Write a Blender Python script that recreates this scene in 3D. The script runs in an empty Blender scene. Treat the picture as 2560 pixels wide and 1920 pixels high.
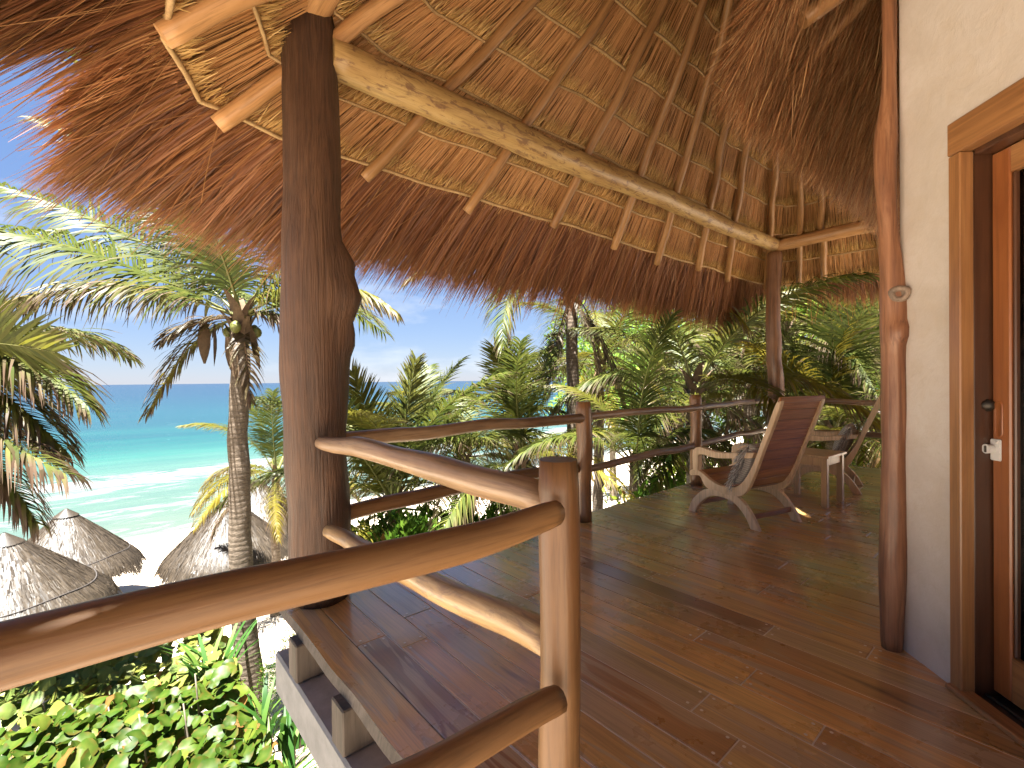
import bpy, bmesh, math, random
import numpy as np
from mathutils import Vector, Matrix, Quaternion, noise as mnoise

random.seed(7)
rng = np.random.default_rng(7)
scene = bpy.context.scene
COL = scene.collection
R = math.radians

# ------------------------------------------------------------------ camera, sky, sun, exposure
a_u = math.atan2(1370, 1176)
F0 = Vector((math.cos(a_u), math.sin(a_u), 0)); R0 = Vector((math.sin(a_u), -math.cos(a_u), 0)); UP = Vector((0, 0, 1))
pit = 9 / 1176.0; rol = R(0.6)
Fv = F0 * math.cos(pit) - UP * math.sin(pit)
Uv = UP * math.cos(pit) + F0 * math.sin(pit)
Rv = R0 * math.cos(rol) - Uv * math.sin(rol)
Uc = Uv * math.cos(rol) + R0 * math.sin(rol)
cd = bpy.data.cameras.new('camera'); cam = bpy.data.objects.new('camera', cd); COL.objects.link(cam)
cd.sensor_width = 36.0; cd.lens = 36.0 * 1176 / 2560; cd.clip_end = 40000; cd.clip_start = 0.05
m = Matrix.Identity(4)
for i in range(3):
    m[i][0] = Rv[i]; m[i][1] = Uc[i]; m[i][2] = -Fv[i]
m[0][3], m[1][3], m[2][3] = 0, 0, 1.25
cam.matrix_world = m
scene.camera = cam

SUN_EL = 76.0
sun_h = Vector((-0.92, -0.38, 0)).normalized()
sun_dir = (sun_h * math.cos(R(SUN_EL)) + UP * math.sin(R(SUN_EL))).normalized()
world = bpy.data.worlds.new('World'); scene.world = world; world.use_nodes = True
wn = world.node_tree; wn.nodes.clear()
w_out = wn.nodes.new('ShaderNodeOutputWorld'); w_bg = wn.nodes.new('ShaderNodeBackground')
sky = wn.nodes.new('ShaderNodeTexSky'); sky.sky_type = 'NISHITA'; sky.sun_disc = False
sky.sun_elevation = R(SUN_EL); sky.sun_rotation = math.atan2(sun_h.x, sun_h.y)
sky.altitude = 0; sky.air_density = 1.0; sky.dust_density = 0.1; sky.ozone_density = 3.5
w_bg.inputs['Strength'].default_value = 0.05
tc = wn.nodes.new('ShaderNodeTexCoord'); mp = wn.nodes.new('ShaderNodeMapping'); mp.inputs['Scale'].default_value = (2.2, 2.2, 7.0)
cn = wn.nodes.new('ShaderNodeTexNoise'); cn.inputs['Scale'].default_value = 1.6; cn.inputs['Detail'].default_value = 9; cn.inputs['Roughness'].default_value = .58
cr = wn.nodes.new('ShaderNodeValToRGB'); cr.color_ramp.elements[0].position = .56; cr.color_ramp.elements[1].position = .80
cr.color_ramp.elements[1].color = (.8, .8, .8, 1)
mx = wn.nodes.new('ShaderNodeMix'); mx.data_type = 'RGBA'
mx.inputs[7].default_value = (2.0, 2.1, 2.25, 1)
wn.links.new(tc.outputs['Generated'], mp.inputs[0]); wn.links.new(mp.outputs[0], cn.inputs['Vector'])
wn.links.new(cn.outputs['Fac'], cr.inputs[0]); wn.links.new(cr.outputs[0], mx.inputs[0])
hz = wn.nodes.new('ShaderNodeMix'); hz.data_type = 'RGBA'; hz.inputs[0].default_value = .88
sxyz = wn.nodes.new('ShaderNodeSeparateXYZ'); wn.links.new(tc.outputs['Generated'], sxyz.inputs[0])
gr = wn.nodes.new('ShaderNodeValToRGB'); el_ = gr.color_ramp.elements
for _p, _c in ((0.0, (.36, .44, .68)), (.10, (.28, .40, .72)), (.34, (.20, .34, .70))):
    e_ = el_[0] if _p == 0 else (el_[1] if _p == .10 else el_.new(_p)); e_.position = _p; e_.color = (*_c, 1)
gm = wn.nodes.new('ShaderNodeVectorMath'); gm.operation = 'SCALE'; gm.inputs['Scale'].default_value = 1.7
wn.links.new(sxyz.outputs[2], gr.inputs[0]); wn.links.new(gr.outputs[0], gm.inputs[0]); wn.links.new(gm.outputs[0], hz.inputs[7])
wn.links.new(sky.outputs[0], hz.inputs[6]); wn.links.new(hz.outputs[2], mx.inputs[6]); wn.links.new(mx.outputs[2], w_bg.inputs[0]); wn.links.new(w_bg.outputs[0], w_out.inputs[0])

sl = bpy.data.lights.new('sun', 'SUN'); sl.energy = 5.0; sl.angle = R(0.5); sl.color = (1, .95, .87)
so = bpy.data.objects.new('sun', sl); COL.objects.link(so); so.location = (0, 0, 30)
so.rotation_mode = 'QUATERNION'; so.rotation_quaternion = sun_dir.to_track_quat('Z', 'Y')
scene.view_settings.view_transform = 'Standard'; scene.view_settings.look = 'None'
scene.view_settings.gamma = 1; scene.view_settings.exposure = 3.42
try: scene.view_settings.use_curve_mapping = False
except Exception: pass
scene.render.engine = 'CYCLES'
scene.cycles.max_bounces = 10; scene.cycles.diffuse_bounces = 6; scene.cycles.transparent_max_bounces = 8
scene.cycles.use_denoising = True

# ------------------------------------------------------------------ helpers
def props(o, label=None, cat=None, group=None, kind=None):
    if label: o['label'] = label
    if cat: o['category'] = cat
    if group: o['group'] = group
    if kind: o['kind'] = kind
    return o
def empty(name, loc=(0, 0, 0), rz=0.0, **k):
    o = bpy.data.objects.new(name, None); COL.objects.link(o); o.location = loc; o.rotation_euler = (0, 0, rz)
    o.empty_display_size = .2
    return props(o, **k)
def link(name, me, mat=None, parent=None, loc=None, **k):
    o = bpy.data.objects.new(name, me); COL.objects.link(o)
    if mat is not None and len(me.materials) == 0: me.materials.append(mat)
    if parent is not None: o.parent = parent
    if loc is not None: o.location = loc
    return props(o, **k)
def rel(parent):
    """world offset of an unrotated parent chain"""
    v = Vector((0, 0, 0))
    while parent is not None: v += Vector(parent.location); parent = parent.parent
    return v
def mesh_np(name, verts, quads, smooth=False, tint=None):
    verts = np.asarray(verts, np.float32).reshape(-1, 3); quads = np.asarray(quads, np.int32)
    k = quads.shape[1]; n = len(quads)
    me = bpy.data.meshes.new(name)
    me.vertices.add(len(verts)); me.vertices.foreach_set('co', verts.ravel())
    me.loops.add(n * k); me.loops.foreach_set('vertex_index', quads.ravel())
    me.polygons.add(n); me.polygons.foreach_set('loop_start', np.arange(0, n * k, k, dtype=np.int32))
    try: me.polygons.foreach_set('loop_total', np.full(n, k, np.int32))
    except Exception: pass
    if smooth: me.polygons.foreach_set('use_smooth', np.ones(n, bool))
    if tint is not None:
        at = me.attributes.new('tint', 'FLOAT_COLOR', 'POINT')
        t = np.ones((len(verts), 4), np.float32); t[:, :3] = np.asarray(tint).reshape(-1, 3)
        at.data.foreach_set('color', t.ravel())
    me.update(calc_edges=True); me.validate()
    return me
def ribbons(P, S, Wd, tint):
    """P (n,m,3) centre lines, S (n,m,3) unit side vectors, Wd (n,m) widths, tint (n,m,3)"""
    n, mm, _ = P.shape
    V = np.empty((n, mm, 2, 3)); h = S * Wd[..., None] * .5
    V[:, :, 0] = P - h; V[:, :, 1] = P + h
    T = np.repeat(tint[:, :, None, :], 2, 2)
    base = (np.arange(n) * mm * 2)[:, None] + (np.arange(mm - 1) * 2)[None, :]
    Q = np.stack([base, base + 1, base + 3, base + 2], -1).reshape(-1, 4)
    return V.reshape(-1, 3), Q, T.reshape(-1, 3)
class Acc:
    def __init__(s): s.v = []; s.q = []; s.t = []; s.n = 0
    def add(s, V, Q, T):
        s.v.append(V); s.q.append(Q + s.n); s.t.append(T); s.n += len(V)
    def mesh(s, name, smooth=False): return mesh_np(name, np.concatenate(s.v), np.concatenate(s.q), smooth, np.concatenate(s.t))
def nrm(a): return a / np.maximum(np.linalg.norm(a, axis=-1, keepdims=True), 1e-9)
def wav(x, seed, sc):
    r = np.random.default_rng(seed); o = 0
    for k in range(5): o = o + np.sin(x * sc * (1 + k * .83) + r.uniform(0, 6.3)) / (1 + k * .6)
    return o / 2.6
def bm_mesh(bm, name, smooth=False):
    bmesh.ops.recalc_face_normals(bm, faces=bm.faces)
    me = bpy.data.meshes.new(name); bm.to_mesh(me); bm.free()
    if smooth:
        for p in me.polygons: p.use_smooth = True
    return me
def box_bm(bm, c, d, rot=None):
    mt = Matrix.Translation(Vector(c))
    if rot is not None: mt = mt @ rot
    bmesh.ops.create_cube(bm, size=1, matrix=mt @ Matrix.Diagonal((d[0], d[1], d[2], 1)))
def box_mesh(name, d, bev=.004, c=(0, 0, 0)):
    bm = bmesh.new(); box_bm(bm, c, d)
    if bev: bmesh.ops.bevel(bm, geom=list(bm.edges), offset=bev, segments=1, affect='EDGES')
    return bm_mesh(bm, name)
def catmull(pts, n):
    P = [Vector(p) for p in pts]
    if len(P) == 2: return [P[0].lerp(P[1], i / n) for i in range(n + 1)]
    P = [P[0] * 2 - P[1]] + P + [P[-1] * 2 - P[-2]]; out = []; m_ = len(P) - 3
    for i in range(n + 1):
        t = i / n * m_; k = min(int(t), m_ - 1); f = t - k; p0, p1, p2, p3 = P[k:k + 4]
        out.append(.5 * ((2 * p1) + (p2 - p0) * f + (2 * p0 - 5 * p1 + 4 * p2 - p3) * f * f + (3 * p1 - p0 - 3 * p2 + p3) * f ** 3))
    return out
def log(name, pts, rad, mat, parent=None, seg=14, n=None, amp=.05, wob=.01, seed=0, knots=(), freq=3.0, **k):
    """a natural pole: a tube along pts (world), its object's local z along the pole"""
    pts = [Vector(p) for p in pts]; L = (pts[-1] - pts[0]).length
    n = n or max(6, int(L / .07)); n = min(n, 60)
    path = catmull(pts, n); ax = (pts[-1] - pts[0]).normalized()
    q = Vector((0, 0, 1)).rotation_difference(ax); qi = q.inverted()
    rr = rad if isinstance(rad, (list, tuple)) else [rad, rad]
    loc = [qi @ (p - pts[0]) for p in path]
    V = []; Fc = []
    for i, p in enumerate(loc):
        t = i / n; x = t * (len(rr) - 1); kk = min(int(x), len(rr) - 2); r = rr[kk] + (rr[kk + 1] - rr[kk]) * (x - kk)
        w = Vector((mnoise.noise((seed * 3.1, p.z * 2.1, 1)), mnoise.noise((seed * 3.1, p.z * 2.1, 9)), 0)) * wob * 2 * math.sin(math.pi * min(1, max(0, t * .96 + .02))) ** .5
        for j in range(seg):
            th = j / seg * 2 * math.pi; c, s = math.cos(th), math.sin(th)
            f = 1 + amp * mnoise.noise((c * 1.1 + seed, s * 1.1, p.z * freq)) * 1.6 + amp * .5 * mnoise.noise((c * 3 + seed, s * 3, p.z * freq * 2.6))
            for (kt, ka, kr, kw) in knots:
                dth = (th - ka + math.pi) % (2 * math.pi) - math.pi
                f += kr * math.exp(-((t - kt) * L / kw) ** 2 - (dth * r / kw) ** 2)
            e = .93 if i in (0, n) else 1
            V.append((p.x + w.x + c * r * f * e, p.y + w.y + s * r * f * e, p.z))
    for i in range(n):
        for j in range(seg):
            a = i * seg + j; b = i * seg + (j + 1) % seg
            Fc.append((a, b, b + seg, a + seg))
    Fc.append(tuple(range(seg))[::-1]); Fc.append(tuple(n * seg + j for j in range(seg)))
    me = bpy.data.meshes.new(name); me.from_pydata(V, [], Fc); me.update()
    for p in me.polygons: p.use_smooth = len(p.vertices) == 4
    o = link(name, me, mat, parent, **k)
    o.rotation_mode = 'QUATERNION'; o.rotation_quaternion = q; o.location = pts[0] - rel(parent)
    return o

# ------------------------------------------------------------------ materials
def new_mat(name):
    mt = bpy.data.materials.new(name); mt.use_nodes = True; nt = mt.node_tree; nt.nodes.clear()
    return mt, nt
class NT:
    def __init__(s, name): s.m, s.t = new_mat(name); s.out = s.n('ShaderNodeOutputMaterial')
    def n(s, ty, **kw):
        nd = s.t.nodes.new(ty)
        for k, v in kw.items(): setattr(nd, k, v)
        return nd
    def l(s, a, b): s.t.links.new(a, b)
    def noise(s, vec, sc, det=4, rough=.55, dist=0.0):
        nd = s.n('ShaderNodeTexNoise'); nd.inputs['Scale'].default_value = sc; nd.inputs['Detail'].default_value = det
        nd.inputs['Roughness'].default_value = rough; nd.inputs['Distortion'].default_value = dist
        if vec is not None: s.l(vec, nd.inputs['Vector'])
        return nd.outputs['Fac']
    def ramp(s, fac, stops):
        nd = s.n('ShaderNodeValToRGB'); e = nd.color_ramp.elements
        while len(e) < len(stops): e.new(.5)
        for i, (p, c) in enumerate(stops):
            e[i].position = p; e[i].color = (c, c, c, 1) if isinstance(c, (int, float)) else (*c, 1)
        s.l(fac, nd.inputs[0]); return nd.outputs[0]
    def mix(s, fac, a, b, mode='MIX'):
        nd = s.n('ShaderNodeMix', data_type='RGBA', blend_type=mode)
        for inp, v in ((0, fac), (6, a), (7, b)):
            if isinstance(v, bpy.types.NodeSocket): s.l(v, nd.inputs[inp])
            elif isinstance(v, (int, float)): nd.inputs[inp].default_value = v if inp == 0 else (v, v, v, 1)
            else: nd.inputs[inp].default_value = (*v, 1)
        return nd.outputs[2]
    def math(s, op, a, b=None, c=None):
        nd = s.n('ShaderNodeMath', operation=op)
        for i, v in enumerate((a, b, c)):
            if v is None: continue
            if isinstance(v, bpy.types.NodeSocket): s.l(v, nd.inputs[i])
            else: nd.inputs[i].default_value = v
        return nd.outputs[0]
    def obj(s, scale=(1, 1, 1), jitter=True):
        c = s.n('ShaderNodeTexCoord'); v = c.outputs['Object']
        if jitter:
            oi = s.n('ShaderNodeObjectInfo'); mu = s.math('MULTIPLY', oi.outputs['Random'], 53.0)
            cb = s.n('ShaderNodeCombineXYZ')
            for i in range(3): s.l(mu, cb.inputs[i])
            ad = s.n('ShaderNodeVectorMath', operation='ADD'); s.l(v, ad.inputs[0]); s.l(cb.outputs[0], ad.inputs[1]); v = ad.outputs[0]
        mp_ = s.n('ShaderNodeMapping'); mp_.inputs['Scale'].default_value = scale; s.l(v, mp_.inputs[0])
        return mp_.outputs[0]
    def world(s, scale=(1, 1, 1)):
        g = s.n('ShaderNodeNewGeometry'); mp_ = s.n('ShaderNodeMapping'); mp_.inputs['Scale'].default_value = scale
        s.l(g.outputs['Position'], mp_.inputs[0]); return mp_.outputs[0]
    def rnd(s): return s.n('ShaderNodeObjectInfo').outputs['Random']
    def tint(s):
        a = s.n('ShaderNodeAttribute', attribute_name='tint'); sp = s.n('ShaderNodeSeparateColor'); s.l(a.outputs['Color'], sp.inputs[0])
        return sp.outputs
    def bump(s, h, strength=.3, dist=.01):
        b = s.n('ShaderNodeBump'); b.inputs['Strength'].default_value = strength; b.inputs['Distance'].default_value = dist
        s.l(h, b.inputs['Height']); return b.outputs[0]
    def pbr(s, col, rough=.6, normal=None, spec=.5, coat=0, coat_r=.1, **kw):
        p = s.n('ShaderNodeBsdfPrincipled')
        if isinstance(col, bpy.types.NodeSocket): s.l(col, p.inputs['Base Color'])
        else: p.inputs['Base Color'].default_value = (*col, 1)
        if isinstance(rough, bpy.types.NodeSocket): s.l(rough, p.inputs['Roughness'])
        else: p.inputs['Roughness'].default_value = rough
        p.inputs['Specular IOR Level'].default_value = spec
        p.inputs['Coat Weight'].default_value = coat; p.inputs['Coat Roughness'].default_value = coat_r
        for k, v in kw.items(): p.inputs[k].default_value = v
        if normal is not None:
            s.l(normal, p.inputs['Normal'])
        s.l(p.outputs[0], s.out.inputs[0]); return s.m
    def leafy(s, col, trans=.35, rough=.45, gloss=.04, tcol=None):
        d = s.n('ShaderNodeBsdfDiffuse'); t = s.n('ShaderNodeBsdfTranslucent'); g = s.n('ShaderNodeBsdfGlossy'); g.inputs['Roughness'].default_value = rough
        s.l(col, d.inputs[0]); s.l(tcol if tcol is not None else col, t.inputs[0]); g.inputs[0].default_value = (.9, .95, 1, 1)
        a = s.n('ShaderNodeMixShader'); a.inputs[0].default_value = trans; s.l(d.outputs[0], a.inputs[1]); s.l(t.outputs[0], a.inputs[2])
        b = s.n('ShaderNodeMixShader'); b.inputs[0].default_value = gloss; s.l(a.outputs[0], b.inputs[1]); s.l(g.outputs[0], b.inputs[2])
        s.l(b.outputs[0], s.out.inputs[0]); return s.m

def pole_mat(name, dark, mid, light, rough=.45, coat=.25, streak=(7, 7, .55), spot=None, mott=.5, bmp=.35, bd=.006):
    s = NT(name); v = s.obj(streak); n1 = s.noise(v, 3.2, 7, .62, .6)
    v2 = s.obj((3, 3, 1.2)); n2 = s.noise(v2, 1.1, 5, .6, .3)
    v3 = s.obj((60, 60, 2.5)); n3 = s.noise(v3, 1.5, 5, .6)
    c = s.ramp(n1, [(.25, dark), (.5, mid), (.75, light)])
    c2 = s.ramp(n2, [(.33, dark), (.66, light)]); c = s.mix(mott, c, c2)
    c = s.mix(s.ramp(n3, [(.35, .38), (.5, 0)]), c, tuple(x * .45 for x in dark))
    if spot:
        n4 = s.noise(s.obj((9, 9, 3)), 2.2, 6, .68, .8)
        c = s.mix(s.ramp(n4, [(.52, 0), (.60, .85)]), c, spot)
    h = s.math('ADD', n1, s.math('MULTIPLY', n3, .5))
    ro = s.math('ADD', s.math('MULTIPLY', n2, .25), rough - .12)
    return s.pbr(c, ro, s.bump(h, bmp, bd), .4, coat, .18)
M_rail = pole_mat('rail_wood', (0.1041, 0.0437, 0.0158), (0.1747, 0.0833, 0.03), (0.2289, 0.1207, 0.0478), .5, .12)
M_rail2 = pole_mat('rail_wood_weathered', (0.119, 0.0595, 0.028), (0.224, 0.119, 0.0546), (0.35, 0.231, 0.133), .45, .3, mott=.65)
M_postw = pole_mat('post_wood', (0.1105, 0.0488, 0.0195), (0.221, 0.0975, 0.0358), (0.325, 0.1625, 0.0683), .4, .35)
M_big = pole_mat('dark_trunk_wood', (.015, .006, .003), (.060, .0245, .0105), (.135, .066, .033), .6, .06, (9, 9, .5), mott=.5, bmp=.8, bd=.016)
M_far = pole_mat('corner_post_wood', (.045, .018, .008), (.15, .062, .026), (.28, .14, .07), .5, .2, (9, 9, .5), mott=.4)
M_beam = pole_mat('beam_wood', (0.216, 0.108, 0.0324), (0.4464, 0.2736, 0.1008), (0.5328, 0.3744, 0.1584), .5, .2, (5, 5, .9), spot=(.17, .085, .045), mott=.4)
M_pale = pole_mat('pale_rail_wood', (0.225, 0.12, 0.045), (0.39, 0.2325, 0.0938), (0.495, 0.3525, 0.1875), .42, .3, spot=(.24, .15, .085), mott=.4)
M_side = pole_mat('side_beam_wood', (.26, .12, .04), (.48, .24, .09), (.60, .34, .15), .5, .2)
M_raft = pole_mat('rafter_wood', (0.1615, 0.0723, 0.0238), (0.323, 0.1573, 0.0553), (0.425, 0.2295, 0.0892), .5, .15)
M_purl = pole_mat('batten_wood', (.26, .15, .065), (.45, .28, .12), (.58, .40, .2), .7, 0)
M_pill = pole_mat('pillar_wood', (.075, .026, .011), (.22, .085, .036), (.40, .20, .10), .48, .2, (11, 11, .6), mott=.3)
M_knot = pole_mat('knot_wood', (.06, .04, .028), (.22, .15, .105), (.36, .27, .20), .7, 0, (20, 20, 20))
M_under = pole_mat('old_joist_wood', (0.0315, 0.0234, 0.018), (0.081, 0.063, 0.0495), (0.171, 0.144, 0.1215), .8, 0)

def plank_mat():
    s = NT('deck_plank_wood'); r = s.rnd()
    base = s.ramp(r, [(0, (0.504, 0.2244, 0.0684)), (0.14, (0.792, 0.4224, 0.127)), (0.28, (0.432, 0.3102, 0.1546)), (0.42, (0.84, 0.4884, 0.1546)), (0.54, (0.288, 0.132, 0.0552)), (0.66, (0.672, 0.3432, 0.1104)), (0.78, (0.528, 0.396, 0.1987)), (0.88, (0.744, 0.3828, 0.1214)), (1, (0.36, 0.165, 0.0662))])
    wn_ = s.n('ShaderNodeTexWhiteNoise', noise_dimensions='1D'); s.l(s.math('MULTIPLY', r, 913.7), wn_.inputs['W']); r2 = wn_.outputs['Value']
    v = s.obj((9, .5, 9)); n1 = s.noise(v, 2.2, 8, .6, 1.0)
    v2 = s.obj((4.2, .50, 4)); n2 = s.noise(v2, 1.6, 3, .5, 1.6)
    v3 = s.obj((150, 2.0, 150)); n3 = s.noise(v3, 1.0, 4, .6)
    c = s.mix(s.ramp(n1, [(.3, .55), (.55, 0)]), base, s.mix(.68, base, (.05, .02, .01)))
    sap = s.mix(r2, (.45, .33, .21), (.52, .34, .18))
    c = s.mix(s.ramp(n2, [(.53, 0), (.555, .8), (.8, .85)]), c, sap)
    c = s.mix(s.ramp(n2, [(.22, .8), (.36, 0)]), c, (.085, .034, .018))
    c = s.mix(s.ramp(n3, [(.4, .22), (.55, 0)]), c, (.06, .028, .014))
    wv = s.world((1, 1, 1)); n5 = s.noise(wv, 1.3, 5, .6); n6 = s.noise(wv, 14, 5, .6)
    st = s.noise(s.obj((14, 6, 14)), 1.2, 5, .65); c = s.mix(s.ramp(st, [(.66, 0), (.76, .6)]), c, (.07, .03, .018))
    rough = s.math('ADD', s.math('ADD', s.math('MULTIPLY', n5, .30), .09), s.math('MULTIPLY', n6, .10))
    n7 = s.noise(s.obj((3.5, .9, 3)), 1.5, 2)
    h = s.math('ADD', s.math('MULTIPLY', n3, .08), s.math('MULTIPLY', n7, .9))
    return s.pbr(c, rough, s.bump(h, .25, .006), .7, .9, .17)
M_plank = plank_mat()
def board_mat(name, dark, mid, light, axis=1, rough=.35, coat=.3):
    sc = [60, 60, 60]; sc[axis] = 1.6; s2 = [7, 7, 7]; s2[axis] = .8
    s = NT(name); n1 = s.noise(s.obj(tuple(s2)), 2.0, 7, .6, 1.2); n3 = s.noise(s.obj(tuple(sc)), 1.2, 4, .6)
    c = s.ramp(n1, [(.28, dark), (.5, mid), (.74, light)])
    c = s.mix(s.ramp(n3, [(.38, .4), (.55, 0)]), c, tuple(x * .5 for x in dark))
    c = s.mix(s.math('MULTIPLY', s.rnd(), .6), c, dark)
    return s.pbr(c, rough, s.bump(n3, .2, .003), .45, coat, .2)
M_chair = board_mat('chair_frame_wood', (.56, .36, .20), (.76, .54, .33), (.86, .68, .47), 2, .45, .1)
M_slat = board_mat('chair_slat_wood', (.20, .065, .025), (.40, .155, .055), (.54, .24, .09), 0, .32, .4)
M_table = board_mat('table_wood', (.42, .25, .12), (.62, .40, .20), (.74, .52, .29), 2, .42, .2)
M_trim = board_mat('door_trim_wood', (.20, .085, .03), (.36, .165, .06), (.46, .235, .09), 2, .36, .35)
M_trimh = board_mat('door_lintel_wood', (.20, .085, .03), (.36, .165, .06), (.46, .235, .09), 0, .36, .35)
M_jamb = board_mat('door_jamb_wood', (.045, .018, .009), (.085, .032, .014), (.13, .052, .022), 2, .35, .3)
M_stile = board_mat('door_stile_wood', (.21, .065, .02), (.33, .115, .033), (.40, .155, .05), 2, .3, .4)

def plaster():
    s = NT('cream_plaster'); w = s.world(); n1 = s.noise(w, 2.4, 8, .62, .5); n2 = s.noise(w, 9, 6, .65, 1.2); n3 = s.noise(w, 70, 3)
    c = s.ramp(n1, [(0.3, (0.4656, 0.392, 0.3283)), (0.55, (0.551, 0.48, 0.4234)), (0.75, (0.5975, 0.544, 0.4925))])
    c = s.mix(s.ramp(n2, [(.3, .5), (.55, 0)]), c, (.50, .41, .32))
    vr = s.n('ShaderNodeTexVoronoi', feature='DISTANCE_TO_EDGE'); vr.inputs['Scale'].default_value = 11
    dv = s.n('ShaderNodeVectorMath', operation='ADD'); nn = s.n('ShaderNodeTexNoise'); nn.inputs['Scale'].default_value = 6; s.l(w, nn.inputs['Vector'])
    s.l(w, dv.inputs[0]); s.l(nn.outputs['Color'], dv.inputs[1]); s.l(dv.outputs[0], vr.inputs['Vector'])
    c = s.mix(s.ramp(vr.outputs['Distance'], [(0, .16), (.025, 0)]), c, (.33, .27, .21))
    return s.pbr(c, .75, s.bump(s.math('ADD', n2, s.math('MULTIPLY', n3, .3)), .25, .01), .25)
M_plaster = plaster()
def simple(name, col, rough=.6, sc=20, var=.3, bump=.2, metal=0.0, dist=.004):
    s = NT(name); n = s.noise(s.obj((1, 1, 1)), sc, 6, .6)
    c = s.mix(s.ramp(n, [(.3, var), (.65, 0)]), col, tuple(x * .45 for x in col))
    return s.pbr(c, rough, s.bump(n, bump, dist), .4, Metallic=metal)
M_conc = simple('grey_concrete', (.24, .24, .242), .85, 9, .55, .5, dist=.01)
M_filler = simple('pale_seam_filler', (.72, .64, .55), .7)
M_nail = simple('nail_head', (.75, .66, .55), .4)
M_white = simple('white_latch_plastic', (.62, .60, .57), .35, 30, .15, .05)
M_bronze = simple('dark_bronze', (.06, .05, .04), .4, 30, .4, .3, .6)
M_track = simple('dark_door_track', (.03, .024, .02), .4)
M_curtain = simple('grey_curtain_cloth', (.60, .60, .60), .9, 12, .3)
def glass():
    s = NT('window_glass'); g = s.n('ShaderNodeBsdfGlossy'); g.inputs['Roughness'].default_value = .02; t = s.n('ShaderNodeBsdfTransparent'); t.inputs[0].default_value = (.55, .58, .58, 1)
    f = s.n('ShaderNodeFresnel'); f.inputs[0].default_value = 1.5; mxs = s.n('ShaderNodeMixShader')
    s.l(f.outputs[0], mxs.inputs[0]); s.l(t.outputs[0], mxs.inputs[1]); s.l(g.outputs[0], mxs.inputs[2]); s.l(mxs.outputs[0], s.out.inputs[0]); return s.m
M_glass = glass()

def straw(name, stops, tip=None, trans=.18):
    s = NT(name); t = s.tint(); c = s.ramp(t[0], stops)
    if tip: c = s.mix(t[1], c, tip)
    return s.leafy(c, trans, .5, .03)
M_th_body = straw('thatch_straw', [(0, (0.26, 0.1209, 0.0447)), (0.35, (0.5, 0.2465, 0.0903)), (0.7, (0.64, 0.3441, 0.1333)), (1, (0.74, 0.4464, 0.1978))])
M_th_fluff = straw('thatch_cut_ends', [(0, (0.2856, 0.1598, 0.0495)), (0.4, (0.612, 0.3572, 0.1125)), (1, (0.7956, 0.5264, 0.207))], (.16, .115, .03))
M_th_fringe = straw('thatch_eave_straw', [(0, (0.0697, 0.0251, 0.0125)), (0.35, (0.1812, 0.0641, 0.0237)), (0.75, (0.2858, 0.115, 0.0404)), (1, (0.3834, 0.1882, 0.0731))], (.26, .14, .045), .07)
M_th_hut = straw('hut_eave_straw', [(0, (0.117, 0.0468, 0.0234)), (0.4, (0.312, 0.13, 0.052)), (0.8, (0.52, 0.2405, 0.0975)), (1, (0.754, 0.468, 0.208))], (.5, .33, .16), .15)
M_th_sheet = simple('thatch_under_sheet', (.16, .075, .028), .9, 40, .6, .5)
M_th_grey = straw('weathered_palm_thatch', [(0, (0.017, 0.0126, 0.0084)), (0.4, (0.031, 0.023, 0.0151)), (0.8, (0.0449, 0.0337, 0.0223)), (1, (0.0588, 0.0455, 0.0308))], None, .05)
M_th_greysheet = simple('weathered_thatch_sheet', (.05, .04, .031), .95, 30, .6, .5)
M_rope = simple('dark_rope', (.035, .03, .028), .9)

def palm_leaf():
    s = NT('palm_frond_leaf'); t = s.tint()
    c = s.ramp(t[0], [(0, (0.0321, 0.0474, 0.0109)), (0.5, (0.0673, 0.087, 0.0155)), (1, (0.125, 0.1291, 0.0278))])
    c = s.mix(t[2], c, (.20, .145, .012))
    c = s.mix(t[1], c, s.ramp(t[0], [(0, (0.044, 0.0256, 0.016)), (0.5, (0.096, 0.0624, 0.0416)), (1, (0.16, 0.12, 0.0864))]))
    return s.leafy(c, .46, .45, .010)
M_palm = palm_leaf()
M_rachis = NT('palm_rachis'); _t = M_rachis.tint(); M_rachis = M_rachis.pbr(M_rachis.mix(_t[1], (.13, .14, .035), (.15, .095, .05)), .45)
def trunk_mat():
    s = NT('palm_trunk_bark'); v = s.obj((1, 1, 1)); sx = s.n('ShaderNodeSeparateXYZ'); s.l(v, sx.inputs[0])
    n0 = s.noise(s.obj((2, 2, 6)), 2, 4); ph = s.math('ADD', s.math('MULTIPLY', sx.outputs[2], 80.0), s.math('MULTIPLY', n0, 9.0))
    ring = s.math('SINE', ph); n1 = s.noise(s.obj((8, 8, 20)), 3, 6, .65)
    c = s.ramp(n1, [(0.3, (0.0712, 0.0551, 0.0408)), (0.55, (0.1425, 0.114, 0.0874)), (0.75, (0.1995, 0.1691, 0.133))])
    c = s.mix(s.ramp(ring, [(.55, 0), (.95, .38)]), c, (.04, .028, .02))
    return s.pbr(c, .9, s.bump(s.math('ADD', s.math('MULTIPLY', ring, -.35), n1), .4, .012), .2)
M_trunk = trunk_mat()
M_fibre = simple('palm_fibre', (.11, .073, .043), .95, 25, .6, .6)
M_coco = simple('green_coconut', (.12, .13, .03), .5, 10, .3, .1)
def leaf_mat(name, stops, trans=.4, gloss=.1):
    s = NT(name); t = s.tint(); c = s.ramp(t[0], stops)
    c = s.mix(t[1], c, (.17, .07, .025)); c = s.mix(t[2], c, (.20, .21, .05))
    return s.leafy(c, trans, .45, gloss * .09)
M_seag = leaf_mat('sea_grape_leaf', [(0, (0.0135, 0.0384, 0.0024)), (0.5, (0.0248, 0.059, 0.0041)), (0.85, (0.0372, 0.0738, 0.0063)), (1, (0.0767, 0.1062, 0.0125))], .4, .10)
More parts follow.
